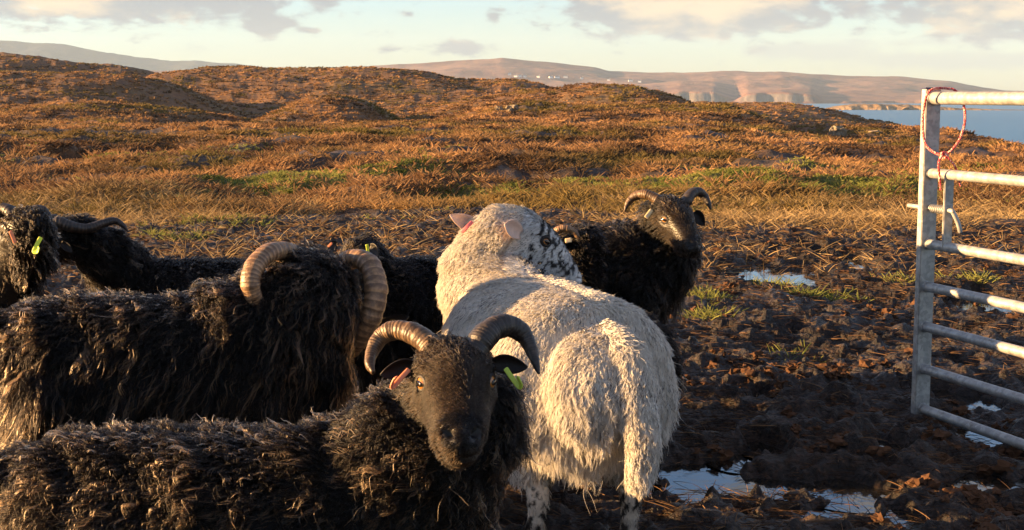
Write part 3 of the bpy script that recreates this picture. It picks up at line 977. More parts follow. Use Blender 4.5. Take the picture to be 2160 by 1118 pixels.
        dens = np.where((np.abs(np.abs(qq[:, 1]) - 0.019) < 0.009) & (np.abs(qq[:, 2] + 0.021) < 0.007) & (qq[:, 0] > 0.12) & (dist < 0.2), 0.0, 1.0) * np.where((face > 0.5) & (poll < 0.25), 0.02, np.where(leg > 0.5, 0.25, 1.0)) * np.where(n_[:, 2] < -0.6, 0.45, 1.0)
        lean = np.array([0, 0, -1.0]) * (0.9 * (1 - 0.75 * up_))[:, None] - 0.35 * f[None] + l[None] * (0.55 * up_ * side_s)[:, None]
        lean = lean - M[:, 0][None] * (1.2 * np.clip(1.2 - dist / 0.25, 0, 1))[:, None]
        lift = lift0 + 0.2 * up_
        lift = np.where(dist < 0.26, 0.26, lift)
        lift = np.where(poll > 0.25, 0.42, lift)
        lift = np.where(face > 0.5, 0.30, lift)
        lift = np.where(leg > 0.5, 0.3, lift)
        cc = coat_col(p)
        rr = r0.random((len(p), 1))
        nz = fbm(p[:, 0] * 9 + 31, (p[:, 2] + p[:, 1] * 0.6) * 9, 3, seed)[:, None]
        if tintset is None:
            wt = np.clip((rr - 0.85) * 4.0 + 0.25 * nz, 0, 1)
            tint = np.array([0.0022, 0.0018, 0.0018]) * (1 - wt) + np.array([0.06, 0.036, 0.022]) * wt
        else:
            wt = np.clip(rr * 0.9 + 0.35 * nz, 0, 1)
            tint = np.array(tintset[0]) * (1 - wt) + np.array(tintset[1]) * wt
            dark = (rr < 0.03 + 0.30 * np.clip(nz, 0, 1))
            tint = np.where(dark, np.array(tintset[2]), tint)
        ck = cc * (0.45 + 0.6 * rr + (1.7 * (rr > 0.78) if coat == 'black' else 0)) * np.clip(1 + 0.6 * fbm(p[:, 0] * 90, (p[:, 2] + p[:, 1] * 0.5) * 90, 2, 41), 0.5, 1.6)[:, None]
        tint = np.where(((face > 0.5) | (leg > 0.5))[:, None], ck, tint)
        return L, dens, lean, lift, tint

    mt = m_wool_black if coat == 'black' else m_wool_white
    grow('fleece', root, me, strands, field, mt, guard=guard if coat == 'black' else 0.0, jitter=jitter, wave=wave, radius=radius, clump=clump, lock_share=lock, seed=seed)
    if face_strands:
        def ffield(p, n_):
            L, d, lean, lift, tint = field(p, n_)
            return L, (np.abs(d - 0.02) < 0.012).astype(float) + 1e-6, lean, lift, tint
        grow('face_hair', root, me, face_strands, ffield, mt, k=4, wave=(0.0006, 1.0), radius=0.0006, clump=0.6, lock_share=0.16, seed=seed + 9, jitter=0.16)
    if eyes:
        for sd in (-1, 1):
            ev, ef = ico(4)
            e = put('eye', mesh_data('eye', ev * (0.0145 if coat == 'black' else 0.0125) * hs, ef, True, m_eye), root)
            e.location = hl(0.006, sd * 0.0480, 0.014)
            look = unit(M @ np.array([0.45, sd * 1.0, 0.12]))
            pv = ev * np.array([0.0024, 0.0092, 0.0050]) * hs
            Mp = frame(look, M[:, 2])
            put('pupil', mesh_data('pupil', pv @ Mp.T + look * 0.0133 * hs, ef, True, m_pupil), e)
            # lid: a ring that the ball looks through
            th = np.linspace(0, 2 * math.pi, 20)
            ring = np.stack([0.0075 + 0 * th, 0.0150 * np.cos(th), 0.0105 * np.sin(th)], -1) * hs
            lv, lf = loft(ring @ Mp.T, np.full(20, 0.0042 * hs), n=8, m=2, up=look, cap=False)
            put('eyelid', mesh_data('eyelid', lv, lf, True, m_ear), e)
    for P, rad, mat, rings in horns:
        P = np.array([at(*p) for p in P]) - loc
        put('horn', horn_mesh(P, rad, mat, rings), root)
    for E in ears:
        base, tip = at(*E['base']) - loc, at(*E['tip']) - loc
        e = put('ear', ear_mesh(base, tip, E.get('w', 0.026), E.get('n', (0, -1, 0.1)), mat=E.get('mat', m_ear)), root)
        for tg in E.get('tags', ()):
            TP = np.array([at(*p) for p in tg[0]]) - loc
            put('ear_tag', strip(TP, tg[2], 0.0016, tg[1], up=tg[3] if len(tg) > 3 else (0, -1, 0.3)), e)
    return root, hl


G = 'sheep of the flock'
import time
_t0 = time.time()
# front black ewe looking at the camera
AY = 2.2
sheep('black_sheep', 'black horned sheep in the foreground looking straight at the camera', (-0.475, 2.36, -0.01), -4, 1.0,
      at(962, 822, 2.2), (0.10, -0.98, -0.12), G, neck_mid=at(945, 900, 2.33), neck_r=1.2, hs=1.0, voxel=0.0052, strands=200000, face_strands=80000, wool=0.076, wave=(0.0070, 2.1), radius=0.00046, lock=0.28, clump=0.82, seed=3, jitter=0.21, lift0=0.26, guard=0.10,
      horns=[([(925, 752, 2.25), (900, 722, 2.265), (868, 702, 2.285), (832, 697, 2.30), (803, 712, 2.305), (785, 742, 2.29), (780, 768, 2.265), (786, 784, 2.25)], [0.023, 0.0225, 0.0205, 0.0185, 0.016, 0.0125, 0.0095, 0.005], m_horn_brown, 30),
             ([(1000, 742, 2.25), (1020, 712, 2.265), (1045, 692, 2.285), (1075, 688, 2.30), (1104, 706, 2.305), (1121, 738, 2.29), (1130, 765, 2.265), (1136, 786, 2.25)], [0.025, 0.0245, 0.0235, 0.021, 0.017, 0.012, 0.008, 0.003], m_horn_dark_shaded, 34)],  # darker than its pair: the shade on this horn is in the colour
      ears=[{'base': (880, 776, 2.24), 'tip': (803, 778, 2.22), 'w': 0.017, 'n': (0.1, -1, -0.15), 'tags': [([(862, 780, 2.205), (846, 797, 2.20), (830, 815, 2.195), (826, 813, 2.192), (832, 799, 2.19), (836, 796, 2.188)], m_tag_o, 0.0042)]},
            {'base': (1036, 770, 2.24), 'tip': (1112, 762, 2.22), 'w': 0.017, 'n': (-0.1, -1, -0.15), 'tags': [([(1067, 778, 2.205), (1080, 797, 2.20), (1095, 816, 2.195), (1099, 811, 2.192), (1092, 795, 2.19)], m_tag_g, 0.0042)]}])
# big woolly ram behind it, head turned away
sheep('black_sheep', 'big shaggy black ram with thick pale ridged horns and its head turned away', (-0.925, 3.70, -0.01), 3, 1.075,
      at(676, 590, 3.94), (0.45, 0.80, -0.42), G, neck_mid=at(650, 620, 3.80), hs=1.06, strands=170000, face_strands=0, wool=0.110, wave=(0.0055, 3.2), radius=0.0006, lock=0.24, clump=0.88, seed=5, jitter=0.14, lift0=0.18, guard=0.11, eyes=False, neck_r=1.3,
      horns=[([(640, 552, 3.86), (600, 530, 3.76), (566, 534, 3.68), (541, 556, 3.63), (528, 588, 3.60), (534, 622, 3.60), (556, 650, 3.62)], [0.030, 0.029, 0.028, 0.027, 0.026, 0.023, 0.018], m_horn_pale, 22),
             ([(722, 556, 3.90), (752, 545, 3.88), (780, 560, 3.84), (793, 600, 3.80), (789, 645, 3.78), (772, 690, 3.78), (752, 722, 3.80), (742, 740, 3.83)], [0.030, 0.031, 0.032, 0.032, 0.032, 0.031, 0.028, 0.023], m_horn_pale, 18)],
      ears=[{'base': (775, 700, 3.92), 'tip': (862, 660, 3.90), 'w': 0.022, 'n': (-0.1, -1, 0.5)}])
# white ewe seen from behind
sheep('white_sheep', 'white woolly sheep seen from behind with its black spotted face turned to the right', (0.075, 3.84, -0.01), 107, 1.13,
      at(1128, 512, 4.18), (0.84, 0.20, -0.50), G, neck_mid=at(1005, 590, 4.24), hs=1.16, coat='white', voxel=0.008, strands=280000, face_strands=26000, wool=0.048, wave=(0.0050, 2.0), radius=0.00045, lock=0.16, clump=0.62, seed=8, jitter=0.13, lift0=0.08, tail=0.30, neck_r=1.15, girth=1.27, bare=-0.035, tail_r=0.055, belly=0.032,
      tintset=((0.55, 0.50, 0.43), (0.72, 0.68, 0.62), (0.10, 0.09, 0.09)),
      ears=[{'base': (1102, 495, 4.09), 'tip': (1066, 466, 4.00), 'w': 0.027, 'n': (0.5, -1, 0.2), 'mat': m_ear_w},
            {'base': (1030, 496, 4.22), 'tip': (950, 446, 4.16), 'w': 0.028, 'n': (0.2, -1, 0.4), 'mat': m_ear_w, 'tags': [([(974, 490, 4.12), (985, 479, 4.115), (996, 468, 4.12)], m_tag_p, 0.0055)]}])
# black sheep at the right, face in the sun
sheep('black_sheep', 'black horned sheep right of the white one, its face in the sun', (0.20, 5.36, -0.02), -52, 1.10,
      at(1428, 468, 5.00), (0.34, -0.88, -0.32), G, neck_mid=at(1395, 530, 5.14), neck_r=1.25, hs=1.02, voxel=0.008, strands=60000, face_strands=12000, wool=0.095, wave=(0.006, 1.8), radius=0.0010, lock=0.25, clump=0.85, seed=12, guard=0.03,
      horns=[([(1405, 436, 5.06), (1385, 420, 5.08), (1362, 410, 5.10), (1340, 414, 5.12), (1325, 428, 5.12), (1318, 444, 5.11)], [0.023, 0.022, 0.020, 0.017, 0.012, 0.004], m_horn_brown, 26),
             ([(1447, 426, 5.06), (1456, 411, 5.09), (1470, 404, 5.12), (1484, 412, 5.14), (1494, 428, 5.13), (1499, 441, 5.12)], [0.022, 0.021, 0.019, 0.016, 0.011, 0.004], m_horn_dark_shaded, 24)],  # horn away from the sun coloured dark, shade painted in
      ears=[{'base': (1398, 449, 5.06), 'tip': (1358, 452, 5.05), 'w': 0.024, 'n': (0.1, -1, 0), 'tags': [([(1375, 443, 5.03), (1368, 452, 5.025), (1363, 459, 5.02)], m_tag_c, 0.008)]},
            {'base': (1463, 447, 5.08), 'tip': (1486, 470, 5.06), 'w': 0.022, 'n': (-0.1, -1, 0)}])
# behind the white face
sheep('black_sheep', 'black sheep mostly hidden behind the white sheep\'s face, one brown horn showing', (0.27, 4.68, -0.02), 118, 0.84,
      at(1193, 529, 4.95), (-0.62, 0.60, -0.50), G, hs=0.95, strands=45000, face_strands=2000, wool=0.06, radius=0.0009, seed=15, eyes=False, guard=0.03,
      horns=[([(1163, 501, 4.88), (1173, 488, 4.86), (1191, 482, 4.85), (1209, 488, 4.85), (1221, 503, 4.85), (1225, 521, 4.86)], [0.014, 0.0145, 0.014, 0.0125, 0.010, 0.006], m_horn_pale, 24)],
      ears=[{'base': (1213, 525, 4.86), 'tip': (1189, 507, 4.80), 'w': 0.020, 'n': (0.2, -1, 0), 'tags': [([(1205, 506, 4.78), (1193, 508, 4.78)], m_tag_c, 0.008)]}])
# between ram and white sheep
sheep('black_sheep', 'hornless black sheep between the ram\'s horn and the white sheep\'s neck', (-0.30, 5.10, -0.02), 183, 1.0,
      at(748, 560, 4.90), (-0.25, -0.80, -0.50), G, hs=0.98, strands=45000, face_strands=4000, wool=0.065, radius=0.0009, seed=17,
      ears=[{'base': (778, 520, 4.86), 'tip': (797, 535, 4.82), 'w': 0.022, 'n': (-0.2, -1, 0), 'tags': [([(774, 516, 4.74), (777, 536, 4.74)], m_tag_y, 0.005)]},
            {'base': (712, 515, 4.86), 'tip': (690, 522, 4.82), 'w': 0.020, 'n': (0.2, -1, 0), 'tags': [([(700, 513, 4.74), (693, 520, 4.74)], m_tag_o, 0.004)]}])
# left: profile, mane and horn swept back
sheep('black_sheep', 'black sheep with a shaggy mane and one long horn swept back, standing behind the ram', (-1.10, 5.02, -0.02), 176, 1.0,
      at(112, 512, 4.90), (-0.85, -0.25, -0.47), G, hs=1.0, strands=45000, face_strands=4000, wool=0.07, radius=0.0009, seed=19,
      horns=[([(116, 486, 4.84), (124, 470, 4.84), (150, 478, 4.84), (185, 482, 4.86), (215, 472, 4.88), (242, 466, 4.90), (260, 476, 4.90), (270, 488, 4.90)], [0.024, 0.024, 0.021, 0.019, 0.017, 0.014, 0.009, 0.003], m_horn_dark_shaded, 30),
             ([(96, 486, 4.97), (108, 466, 4.99), (116, 464, 5.02), (122, 470, 5.08)], [0.022, 0.022, 0.02, 0.016], m_horn_dark_shaded, 14)],
      ears=[{'base': (128, 512, 4.83), 'tip': (152, 526, 4.82), 'w': 0.014, 'n': (0, -1, 0.3)}])
# far left: cut by the frame
sheep('black_sheep', 'black horned sheep with a bright yellow ear tag, cut by the left edge', (-1.98, 4.62, -0.02), -12, 1.02,
      at(38, 500, 4.46), (-0.72, 0.52, -0.46), G, hs=1.0, neck_mid=at(30, 560, 4.52), eyes=False, strands=40000, face_strands=3000, wool=0.065, radius=0.0011, seed=23,
      horns=[([(66, 462, 4.46), (76, 446, 4.48), (90, 448, 4.50), (102, 464, 4.50), (108, 486, 4.48)], [0.024, 0.023, 0.021, 0.016, 0.008], m_horn_dark_shaded, 24),
             ([(34, 462, 4.46), (22, 446, 4.48), (8, 442, 4.50), (-6, 456, 4.50), (-14, 480, 4.48)], [0.024, 0.023, 0.021, 0.016, 0.008], m_horn_dark_shaded, 24)],
      ears=[{'base': (34, 484, 4.44), 'tip': (2, 488, 4.40), 'w': 0.026, 'n': (0.1, -1, 0), 'tags': [([(22, 488, 4.30), (32, 512, 4.295)], m_tag_o, 0.0055)]},
            {'base': (72, 488, 4.44), 'tip': (98, 502, 4.40), 'w': 0.024, 'n': (-0.1, -1, 0), 'tags': [([(86, 501, 4.30), (78, 516, 4.295), (72, 530, 4.29), (79, 531, 4.285), (82, 522, 4.28)], m_tag_y, 0.007)]}])
print('sheep', time.time() - _t0)

# ------------------------------------------------------------------ gate and its rope
m_galv, t = new_mat('galvanised_steel')
oc = t.n('ShaderNodeTexCoord').outputs['Object']
vo = t.n('ShaderNodeTexVoronoi', ins={'Vector': oc, 'Scale': 70.0})
nz = t.noise(oc, 26.0, 5, 0.65)
c = t.mix(t.ramp(t.math('ADD', t.math('MULTIPLY', nz, 0.8), t.math('MULTIPLY', t.n('ShaderNodeSeparateColor', ins={0: vo.outputs['Color']}).outputs[0], 0.25)), 0.3, 0.8), (0.25, 0.25, 0.245), (0.46, 0.45, 0.43))
c = t.mix(t.math('MULTIPLY', t.ramp(t.noise(oc, 9.0, 4, 0.7), 0.60, 0.72), 0.6), c, (0.10, 0.075, 0.05))
b = t.n('ShaderNodeBump', ins={'Strength': 0.25, 'Distance': 0.002, 'Height': nz})
finish(t, t.n('ShaderNodeBsdfPrincipled', ins={'Base Color': c, 'Metallic': 0.35, 'Roughness': t.math('ADD', 0.38, t.math('MULTIPLY', nz, 0.25)), 'Normal': b.outputs[0]}).outputs[0])
m_cap = plain('blue_cap', (0.02, 0.03, 0.10), rough=0.5)

gate = empty('field_gate', (1.536, 5.16, 0), label='galvanised steel seven-bar field gate standing open at the right', category='gate')
gd = unit((0.19, -0.57, 0))
gn = np.array([gd[1], -gd[0], 0.0])     # towards the left of the picture
GM = np.column_stack([gd, gn, [0, 0, 1.0]])


def gbox(name, cx, cyy, cz, sx, sy, sz, mat, parent=gate, bev=0.0025):
    import bmesh
    bm = bmesh.new()
    bmesh.ops.create_cube(bm, size=1.0)
    for v in bm.verts:
        v.co = Vector((v.co.x * sx, v.co.y * sy, v.co.z * sz))
    bmesh.ops.bevel(bm, geom=bm.edges[:], offset=bev, segments=2, affect='EDGES')
    for v in bm.verts:
        v.co = Vector(GM @ np.array([v.co.x + cx, v.co.y + cyy, v.co.z + cz]))
    me = bpy.data.meshes.new(name)
    bm.to_mesh(me)
    bm.free()
    me.materials.append(mat)
    return put(name, me, parent)


def gtube(name, P, r, mat, parent=gate, n=16, m=6):
    P = np.array(P, float) @ GM.T
    V, F = loft(P, np.full(len(P), r), n=n, m=m, up=(0.3, 0.2, 1))
    return put(name, mesh_data(name, V, F, True, mat), parent)


GL = 3.0
stile = gbox('stile', 0, 0, 0.615, 0.03, 0.064, 1.21, m_galv)
gbox('end_cap', 0, 0, 1.2235, 0.034, 0.074, 0.006, m_cap, stile)
gbox('stile', GL, 0, 0.615, 0.05, 0.060, 1.21, m_galv)
for zz, r in ((1.188, 0.0235), (0.914, 0.0185), (0.652, 0.0185), (0.493, 0.0185), (0.342, 0.0185), (0.183, 0.0185), (0.030, 0.0185)):
    rail = gtube('rail', [(0.012, 0, zz), (1.0, 0, zz), (2.0, 0, zz), (GL - 0.02, 0, zz)], r, m_galv, m=4)
    th = np.linspace(0, 2 * math.pi, 17)
    gtube('weld', np.stack([0.0162 + 0 * th, r * 1.02 * np.cos(th), zz + r * 1.02 * np.sin(th)], -1), 0.0035, m_galv, rail, n=8, m=2)
gbox('latch_bar', 0.125, 0.0, 0.783, 0.008, 0.040, 0.262, m_galv)
bolt = gtube('bolt', [(-0.115, 0.0, 0.785), (-0.02, 0, 0.785), (0.06, 0, 0.785), (0.142, 0, 0.785), (0.152, -0.004, 0.778), (0.157, -0.020, 0.745), (0.160, -0.030, 0.712)], 0.0085, m_galv)
th = np.linspace(0, 2 * math.pi * 8, 120)
gtube('spring', np.stack([0.028 + 0.088 * th / th[-1], 0.0135 * np.cos(th), 0.785 + 0.0135 * np.sin(th)], -1), 0.0026, m_galv, bolt, n=7, m=2)

m_rope, t = new_mat('pink_rope')
oc = t.n('ShaderNodeTexCoord').outputs['Object']
wv = t.n('ShaderNodeTexNoise', ins={'Vector': oc, 'Scale': 170.0, 'Detail': 2.0}).outputs[0]
finish(t, t.n('ShaderNodeBsdfPrincipled', ins={'Base Color': t.mix(t.ramp(wv, 0.50, 0.60), (0.55, 0.055, 0.06), (0.80, 0.50, 0.42)), 'Roughness': 0.85}).outputs[0])


def twisted(name, P, r, turns_per_m=28, parent=None, origin=(0, 0, 0)):
    S = spline(np.array(P, float), 14)
    d = np.concatenate([[0], np.cumsum(np.linalg.norm(np.diff(S, axis=0), axis=1))])
    q = np.arange(0, d[-1], 0.004)
    S = np.stack([np.interp(q, d, S[:, k]) for k in range(3)], -1)
    T = units(np.gradient(S, axis=0))
    a = units(np.cross(T, np.array([0.3, 0.9, 0.25])))
    b = np.cross(T, a)
    parts = []
    for k in range(3):
        ph = 2 * math.pi * (turns_per_m * q + k / 3.0)
        L = S + 0.5 * r * (np.cos(ph)[:, None] * a + np.sin(ph)[:, None] * b) - np.array(origin)
        parts.append(loft(L, np.full(len(L), r * 0.56), n=7, m=1, up=(0.3, 0.9, 0.2)))
    return put(name, mesh_data(name, *join(parts), True, m_rope), parent)


ro = at(1990, 327, 5.06)
rope = empty('rope_loop', ro, label='pink rope loop knotted round the top of the gate post', category='rope')
twisted('loop', [at(1994, 186, 5.14), at(1972, 187, 5.10), at(1958, 196, 5.085), at(1951, 215, 5.10), at(1947, 245, 5.11), at(1947, 280, 5.11), at(1953, 305, 5.10), at(1968, 320, 5.07), at(1988, 327, 5.05),
                 at(2006, 318, 5.04), at(2022, 298, 5.04), at(2033, 270, 5.04), at(2036, 245, 5.05), at(2033, 222, 5.07), at(2026, 205, 5.11), at(2014, 190, 5.13), at(1994, 186, 5.14)], 0.0048, parent=rope, origin=ro)
kn = [ro + np.array([0.012 * math.cos(a_) * (1 + 0.3 * math.sin(3 * a_)), 0.009 * math.sin(2 * a_) - 0.008, 0.010 * math.sin(a_)]) for a_ in np.linspace(0, 4.2 * math.pi, 22)]
twisted('knot', kn, 0.0048, parent=rope, origin=ro)
twisted('tail', [at(1988, 327, 5.04), at(1981, 340, 5.03), at(1980, 356, 5.03), at(1983, 385, 5.04), at(1985, 402, 5.05)], 0.0045, parent=rope, origin=ro)
twisted('tail', [at(1994, 327, 5.04), at(2004, 338, 5.03), at(2015, 352, 5.03), at(2022, 375, 5.04), at(2026, 392, 5.06)], 0.0034, parent=rope, origin=ro)

# ------------------------------------------------------------------ scattered ground cover
m_strand = strand_mat('dry_stems', rough=0.75, spec=0.15, translucent=0.2)


def scatter(n, r0, r1, half_deg, seed, bias=1.0):
    r = np.random.default_rng(seed)
    y = np.exp(r.random(n) ** bias * math.log(r1 / r0)) * r0
    x = np.tan(np.radians((r.random(n) * 2 - 1) * half_deg)) * y
    return x, y, r


def stems(name, x, y, r, per, length, spread, lift, rad, tint, kind_label, bend=0.35, pix=0.45):
    """tufts of stems at x, y"""
    n = len(x)
    z0 = height(x, y)
    N = n * per
    X, Y, Z = np.repeat(x, per), np.repeat(y, per), np.repeat(z0, per)
    a = r.random(N) * 2 * math.pi
    up = lift[0] + (lift[1] - lift[0]) * r.random(N)
    ln = np.repeat(length, per) * (0.5 + 0.8 * r.random(N))
    dx, dy = np.cos(a), np.sin(a)
    off = spread * np.repeat(length, per) * r.random(N)
    S = np.array([0, 0.4, 0.75, 1.0])
    P = np.empty((N, 4, 3))
    for k, s_ in enumerate(S):
        hor = np.sqrt(np.maximum(0, 1 - up ** 2)) * s_
        P[:, k, 0] = X + dx * (off + ln * (hor + bend * 0.4 * s_ * s_))
        P[:, k, 1] = Y + dy * (off + ln * (hor + bend * 0.4 * s_ * s_))
        P[:, k, 2] = Z - 0.01 + ln * (up * s_ - bend * up * 0.5 * s_ * s_)
    rr = np.maximum(rad, Y / 1398.0 * pix)[:, None] * np.array([1, 0.95, 0.8, 0.35])[None] * (0.7 + 0.6 * r.random(N))[:, None]
    return hair(name, P, rr, m_strand, tint(np.repeat(np.arange(n), per), X, Y, r), None, kind='stuff', label=kind_label[0], category=kind_label[1])


def lerp(a, b, f):
    return np.array(a) * (1 - f)[:, None] + np.array(b) * f[:, None]


# heather over the moor
x, y, r = scatter(90000, 12.0, 320.0, 25.0, 2, bias=0.9)
mud, g, st = zones(x, y)
dtr = np.full(len(x), 9.0)
for k in range(len(TRENCH) - 1):
    a, b = TRENCH[k], TRENCH[k + 1]
    q = np.clip(((x - a[0]) * (b[0] - a[0]) + (y - a[1]) * (b[1] - a[1])) / np.sum((b - a) ** 2), 0, 1)
    dtr = np.minimum(dtr, np.hypot(x - a[0] - q * (b[0] - a[0]), y - a[1] - q * (b[1] - a[1])))
keep = (r.random(len(x)) > mud * 1.1 + 0.9 * g + 0.55 * st * (y < 18)) & (dtr > 1.1) & (r.random(len(x)) < 0.42 + 1.3 * (fbm(x / 2.2, y / 3.0, 3, 61) + 0.22) + 0.5 * (y > 60))
x, y = x[keep], y[keep]


def heather_tint(i, X, Y, r):
    nn = fbm(X / 3.5, Y / 6.0, 3, 63)
    f = np.clip(0.45 + 1.25 * nn + r.normal(0, 0.25, len(X)), 0, 1)
    c = lerp((0.085, 0.050, 0.028), (0.37, 0.205, 0.092), f)
    olive = np.clip(1.4 * fbm(X / 7 + 9, Y / 9, 2, 65), 0, 0.8)
    return lerp((0, 0, 0), (0.14, 0.11, 0.03), olive) + c * (1 - olive)[:, None]


stems('heather', x, y, r, 9, 0.09 + 0.09 * r.random(len(x)) + 0.0007 * y, 0.7, (0.35, 0.95), 0.003, heather_tint, ('rust brown heather covering the moor', 'heather'), pix=0.42)

# short green grass
x, y, r = scatter(70000, 12.5, 34.0, 24.0, 4)
mud, g, st = zones(x, y)
keep = r.random(len(x)) < g * 1.6
x, y = x[keep], y[keep]
gx, gy = [], []
for px, py, sp, n in ((1495, 672, 0.05, 26), (1500, 640, 0.09, 20), (1478, 632, 0.05, 14), (1620, 598, 0.08, 30), (1648, 604, 0.06, 26), (1704, 630, 0.06, 18), (1745, 632, 0.04, 16), (1775, 632, 0.07, 22), (1915, 600, 0.08, 26), (2066, 600, 0.06, 26),
                       (1680, 745, 0.08, 10), (500, 470, 0.25, 40), (395, 505, 0.12, 26), (330, 505, 0.10, 26), (460, 478, 0.3, 30)):
    c = on_ground(px, py)
    gx.append(c[0] + r.normal(0, sp, n))
    gy.append(c[1] + r.normal(0, sp * 1.3, n))
x, y = np.concatenate([x] + gx), np.concatenate([y] + gy)


def grass_tint(i, X, Y, r):
    f = np.clip(0.5 + 0.5 * fbm(X * 0.9, Y * 0.6, 2, 67) + r.normal(0, 0.2, len(X)), 0, 1)
    c = lerp((0.10, 0.125, 0.026), (0.30, 0.285, 0.075), f)
    return c


stems('grass', x, y, r, 6, 0.045 + 0.04 * r.random(len(x)), 0.8, (0.5, 0.97), 0.0016, grass_tint, ('patches of short green grass between mud and heather', 'grass'), pix=0.35)

# pale dead grass and rush litter round the edge of the mud
x, y, r = scatter(36000, 9.5, 19.5, 25.0, 6)
mud, g, st = zones(x, y)
keep = r.random(len(x)) < np.clip(st * 0.9 + 0.05 * (1 - g), 0, 1)
x, y = x[keep], y[keep]


def straw_tint(i, X, Y, r):
    f = np.clip(r.random(len(X)) * 0.9 + 0.3 * fbm(X, Y, 2, 69), 0, 1)
    return lerp((0.14, 0.085, 0.036), (0.52, 0.37, 0.18), f)


stems('dead_grass', x, y, r, 6, 0.06 + 0.13 * r.random(len(x)) ** 1.5, 0.9, (0.05, 0.85), 0.0014, straw_tint, ('pale dead grass littering the edge of the mud', 'dead grass'), pix=0.24)

# roots, stems and straw trodden into the mud
x, y, r = scatter(90000, 2.4, 14.0, 25.0, 10, bias=0.72)
mud, g, st = zones(x, y)
keep = (r.random(len(x)) < mud) & (puddle_mask(x, y) < 0.35) & ((r.random(len(x)) < 0.35 + 1.2 * np.clip(fbm(x * 1.3, y * 1.3, 2, 81), 0, 1)) | (y > 8))
x, y = x[keep], y[keep]


def root_tint(i, X, Y, r):
    f = np.clip(r.random(len(X)) ** 3.5 + 0.25 * sstep(6, 12, Y), 0, 1)
    return lerp((0.030, 0.016, 0.010), (0.26, 0.15, 0.075), f)


stems('plant_litter', x, y, r, 3, 0.02 + 0.075 * r.random(len(x)) ** 2.5, 0.6, (0.02, 0.55), 0.0010, root_tint, ('roots and broken stems trodden into the mud', 'plant litter'), bend=0.9, pix=0.28)

# crumbly peat clods
IV, IF = ico(2)
x, y, r = scatter(2600, 2.2, 12.0, 25.0, 12, bias=0.8)
mud, g, st = zones(x, y)
cl_n = fbm(x * 1.1 + 4, y * 1.1, 3, 83)
keep = (r.random(len(x)) < mud) & (puddle_mask(x, y) < 0.25) & (cl_n + r.normal(0, 0.18, len(x)) > 0.12)
x, y = np.repeat(x[keep], 5), np.repeat(y[keep], 5)
x, y = x + r.normal(0, 0.028, len(x)), y + r.normal(0, 0.022, len(y))
z0 = height(x, y)
n = len(x)
size = 0.006 + 0.020 * r.random(n) ** 2.0
ang = r.random(n) * 2 * math.pi
VV = np.repeat(IV[None], n, 0) * (1 + 0.75 * r.normal(0, 0.5, (n, len(IV), 1)).clip(-0.9, 1))
VV = VV * np.stack([0.8 + 0.6 * r.random(n), 0.8 + 0.6 * r.random(n), 0.5 + 0.5 * r.random(n)], -1)[:, None]
ca, sa = np.cos(ang)[:, None], np.sin(ang)[:, None]
VV = np.stack([VV[..., 0] * ca - VV[..., 1] * sa, VV[..., 0] * sa + VV[..., 1] * ca, VV[..., 2]], -1) * size[:, None, None]
VV += np.stack([x, y, z0 - size * 0.1], -1)[:, None]
FF = (IF[None] + (np.arange(n) * len(IV))[:, None, None]).reshape(-1, 3)
m_clod = plain('peat_clod', (0.085, 0.042, 0.022), rough=0.95, spec=0.15, var=0.6, scale=18, bump=0.9)
put('peat_clods', mesh_data('peat_clods', VV.reshape(-1, 3), FF, False, m_clod), kind='stuff', label='crumbs and clods of brown peat lying on the mud', category='peat clods')

# boulders on the rises
m_rock = plain('lichen_rock', (0.24, 0.19, 0.13), rough=0.9, var=0.5, scale=5, bump=0.8)
RV, RF = ico(4)
for px, py, D, sz, lab, sd in ((1766, 272, 70, (0.42, 0.4, 0.36), 'lone brown boulder on the near rise by the loch', 1), (1080, 243, 74, (0.34, 0.3, 0.22), 'pale boulder in the heather bank at the middle', 2),
                               (1052, 245, 75, (0.22, 0.2, 0.15), 'smaller rock left of the pale boulder in the heather bank', 3), (1845, 268, 72, (0.35, 0.25, 0.14), 'flat rock on the rise between boulder and gate post', 4)):
    p = at(px, py, D)
    zz = float(height(np.array([p[0]]), np.array([D]))[0])
    rr_ = 1 + 0.35 * fbm(RV[:, 0] * 1.6 + sd * 7, RV[:, 1] * 1.6 + RV[:, 2] * 1.3, 4, 200 + sd)
    o = put('boulder', mesh_data('boulder', np.sign(RV) * np.abs(RV) ** 0.85 * rr_[:, None] * np.array(sz), RF, False, m_rock), None, label=lab, category='boulder', group='boulders on the moor')
    o.location = (p[0], D, zz + sz[2] * 0.35)

# ------------------------------------------------------------------ white houses across the loch
m_white = plain('white_render', (0.80, 0.79, 0.76), rough=0.8, var=0.06, scale=0.5)
m_slate = plain('slate_roof', (0.10, 0.10, 0.11), rough=0.7, var=0.2, scale=0.5)
d_cam = np.stack([FX.ravel(), FY.ravel(), FZ.ravel() - CAM_H], -1)
depth = d_cam[:, 1] * math.cos(PITCH) - d_cam[:, 2] * math.sin(PITCH)
fpx = 1080 + FPX * d_cam[:, 0] / depth
fpy = 559 - FPX * (d_cam[:, 1] * math.sin(PITCH) + d_cam[:, 2] * math.cos(PITCH)) / depth
HOUSES = [(994, 159, 11), (1011, 158, 7), (1075, 158, 8), (1088, 162, 9), (1097, 162, 8), (1107, 163, 7), (1120, 164, 13), (1135, 163, 8), (1161, 165, 9), (1174, 165, 13), (1192, 165, 11), (1213, 166, 8), (1226, 166, 6),
          (1253, 169, 7), (1282, 171, 8), (1300, 172, 13), (1317, 172, 9), (1328, 172, 12), (1347, 174, 8)]
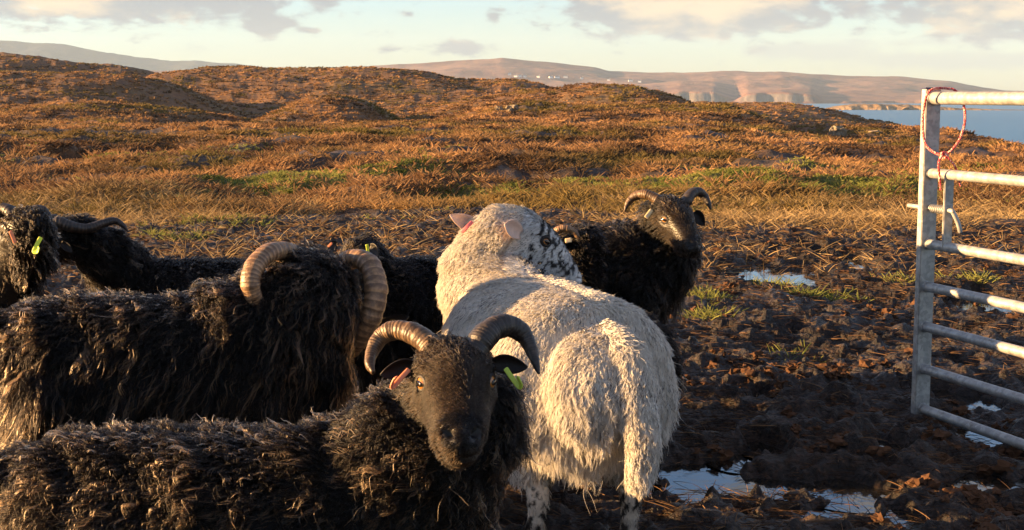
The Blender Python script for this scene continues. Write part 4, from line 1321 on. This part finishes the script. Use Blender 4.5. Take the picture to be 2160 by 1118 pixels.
for k, (px, py, wd) in enumerate(HOUSES):
    cost = np.abs(fpx - px) * 3 + np.abs(fpy - py) * 2
    b_ = int(np.argmin(cost))
    Y = FY.ravel()[b_]
    X = (px - 1080) / FPX * Y * 1.0
    Z = FZ.ravel()[b_]
    root = empty('house', (X, Y, Z), label='%s white house from the left in the row on the far shore' % ['first', 'second', 'third', 'fourth', 'fifth', 'sixth', 'seventh', 'eighth', 'ninth', 'tenth', 'eleventh', 'twelfth',
                 'thirteenth', 'fourteenth', 'fifteenth', 'sixteenth', 'seventeenth', 'eighteenth', 'last'][k], category='house', group='white houses on the far shore')
    root.rotation_euler = (0, 0, R((k * 37) % 50 - 25))
    L, D, Hh = wd / FPX * Y * 0.8, 9.0, 6.5
    put('wall', mesh_data('wall', *box(0, 0, Hh / 2 - 1.5, L, D, Hh + 3), False, m_white), root)
    rv = np.array([[-L / 2 - 0.3, -D / 2 - 0.4, Hh], [L / 2 + 0.3, -D / 2 - 0.4, Hh], [L / 2 + 0.3, D / 2 + 0.4, Hh], [-L / 2 - 0.3, D / 2 + 0.4, Hh], [-L / 2 - 0.3, 0, Hh + 4.0], [L / 2 + 0.3, 0, Hh + 4.0]])
    rf = put('roof', mesh_data('roof', rv, [np.array([[0, 1, 5, 4], [2, 3, 4, 5], [0, 3, 2, 1]]), np.array([[0, 4, 3], [1, 2, 5]])], False, m_slate), root)
    put('chimney', mesh_data('chimney', *box(L / 2 - 0.7, 0, Hh + 4.3, 1.2, 1.2, 2.2), False, m_white), rf)

# ------------------------------------------------------------------ air
m_haze, t = new_mat('haze_air')
pv = t.n('ShaderNodeVolumePrincipled', ins={'Color': (0.50, 0.70, 1.0, 1), 'Density': 0.00005, 'Anisotropy': 0.0})
t.n('ShaderNodeOutputMaterial', ins={1: pv.outputs[0]})
put('haze', mesh_data('haze', *box(0, 6500, (560 + SEA - 12) / 2, 18000, 15000, 560 - SEA + 12), False, m_haze), kind='stuff', label='thin bluish air over the loch', category='haze')
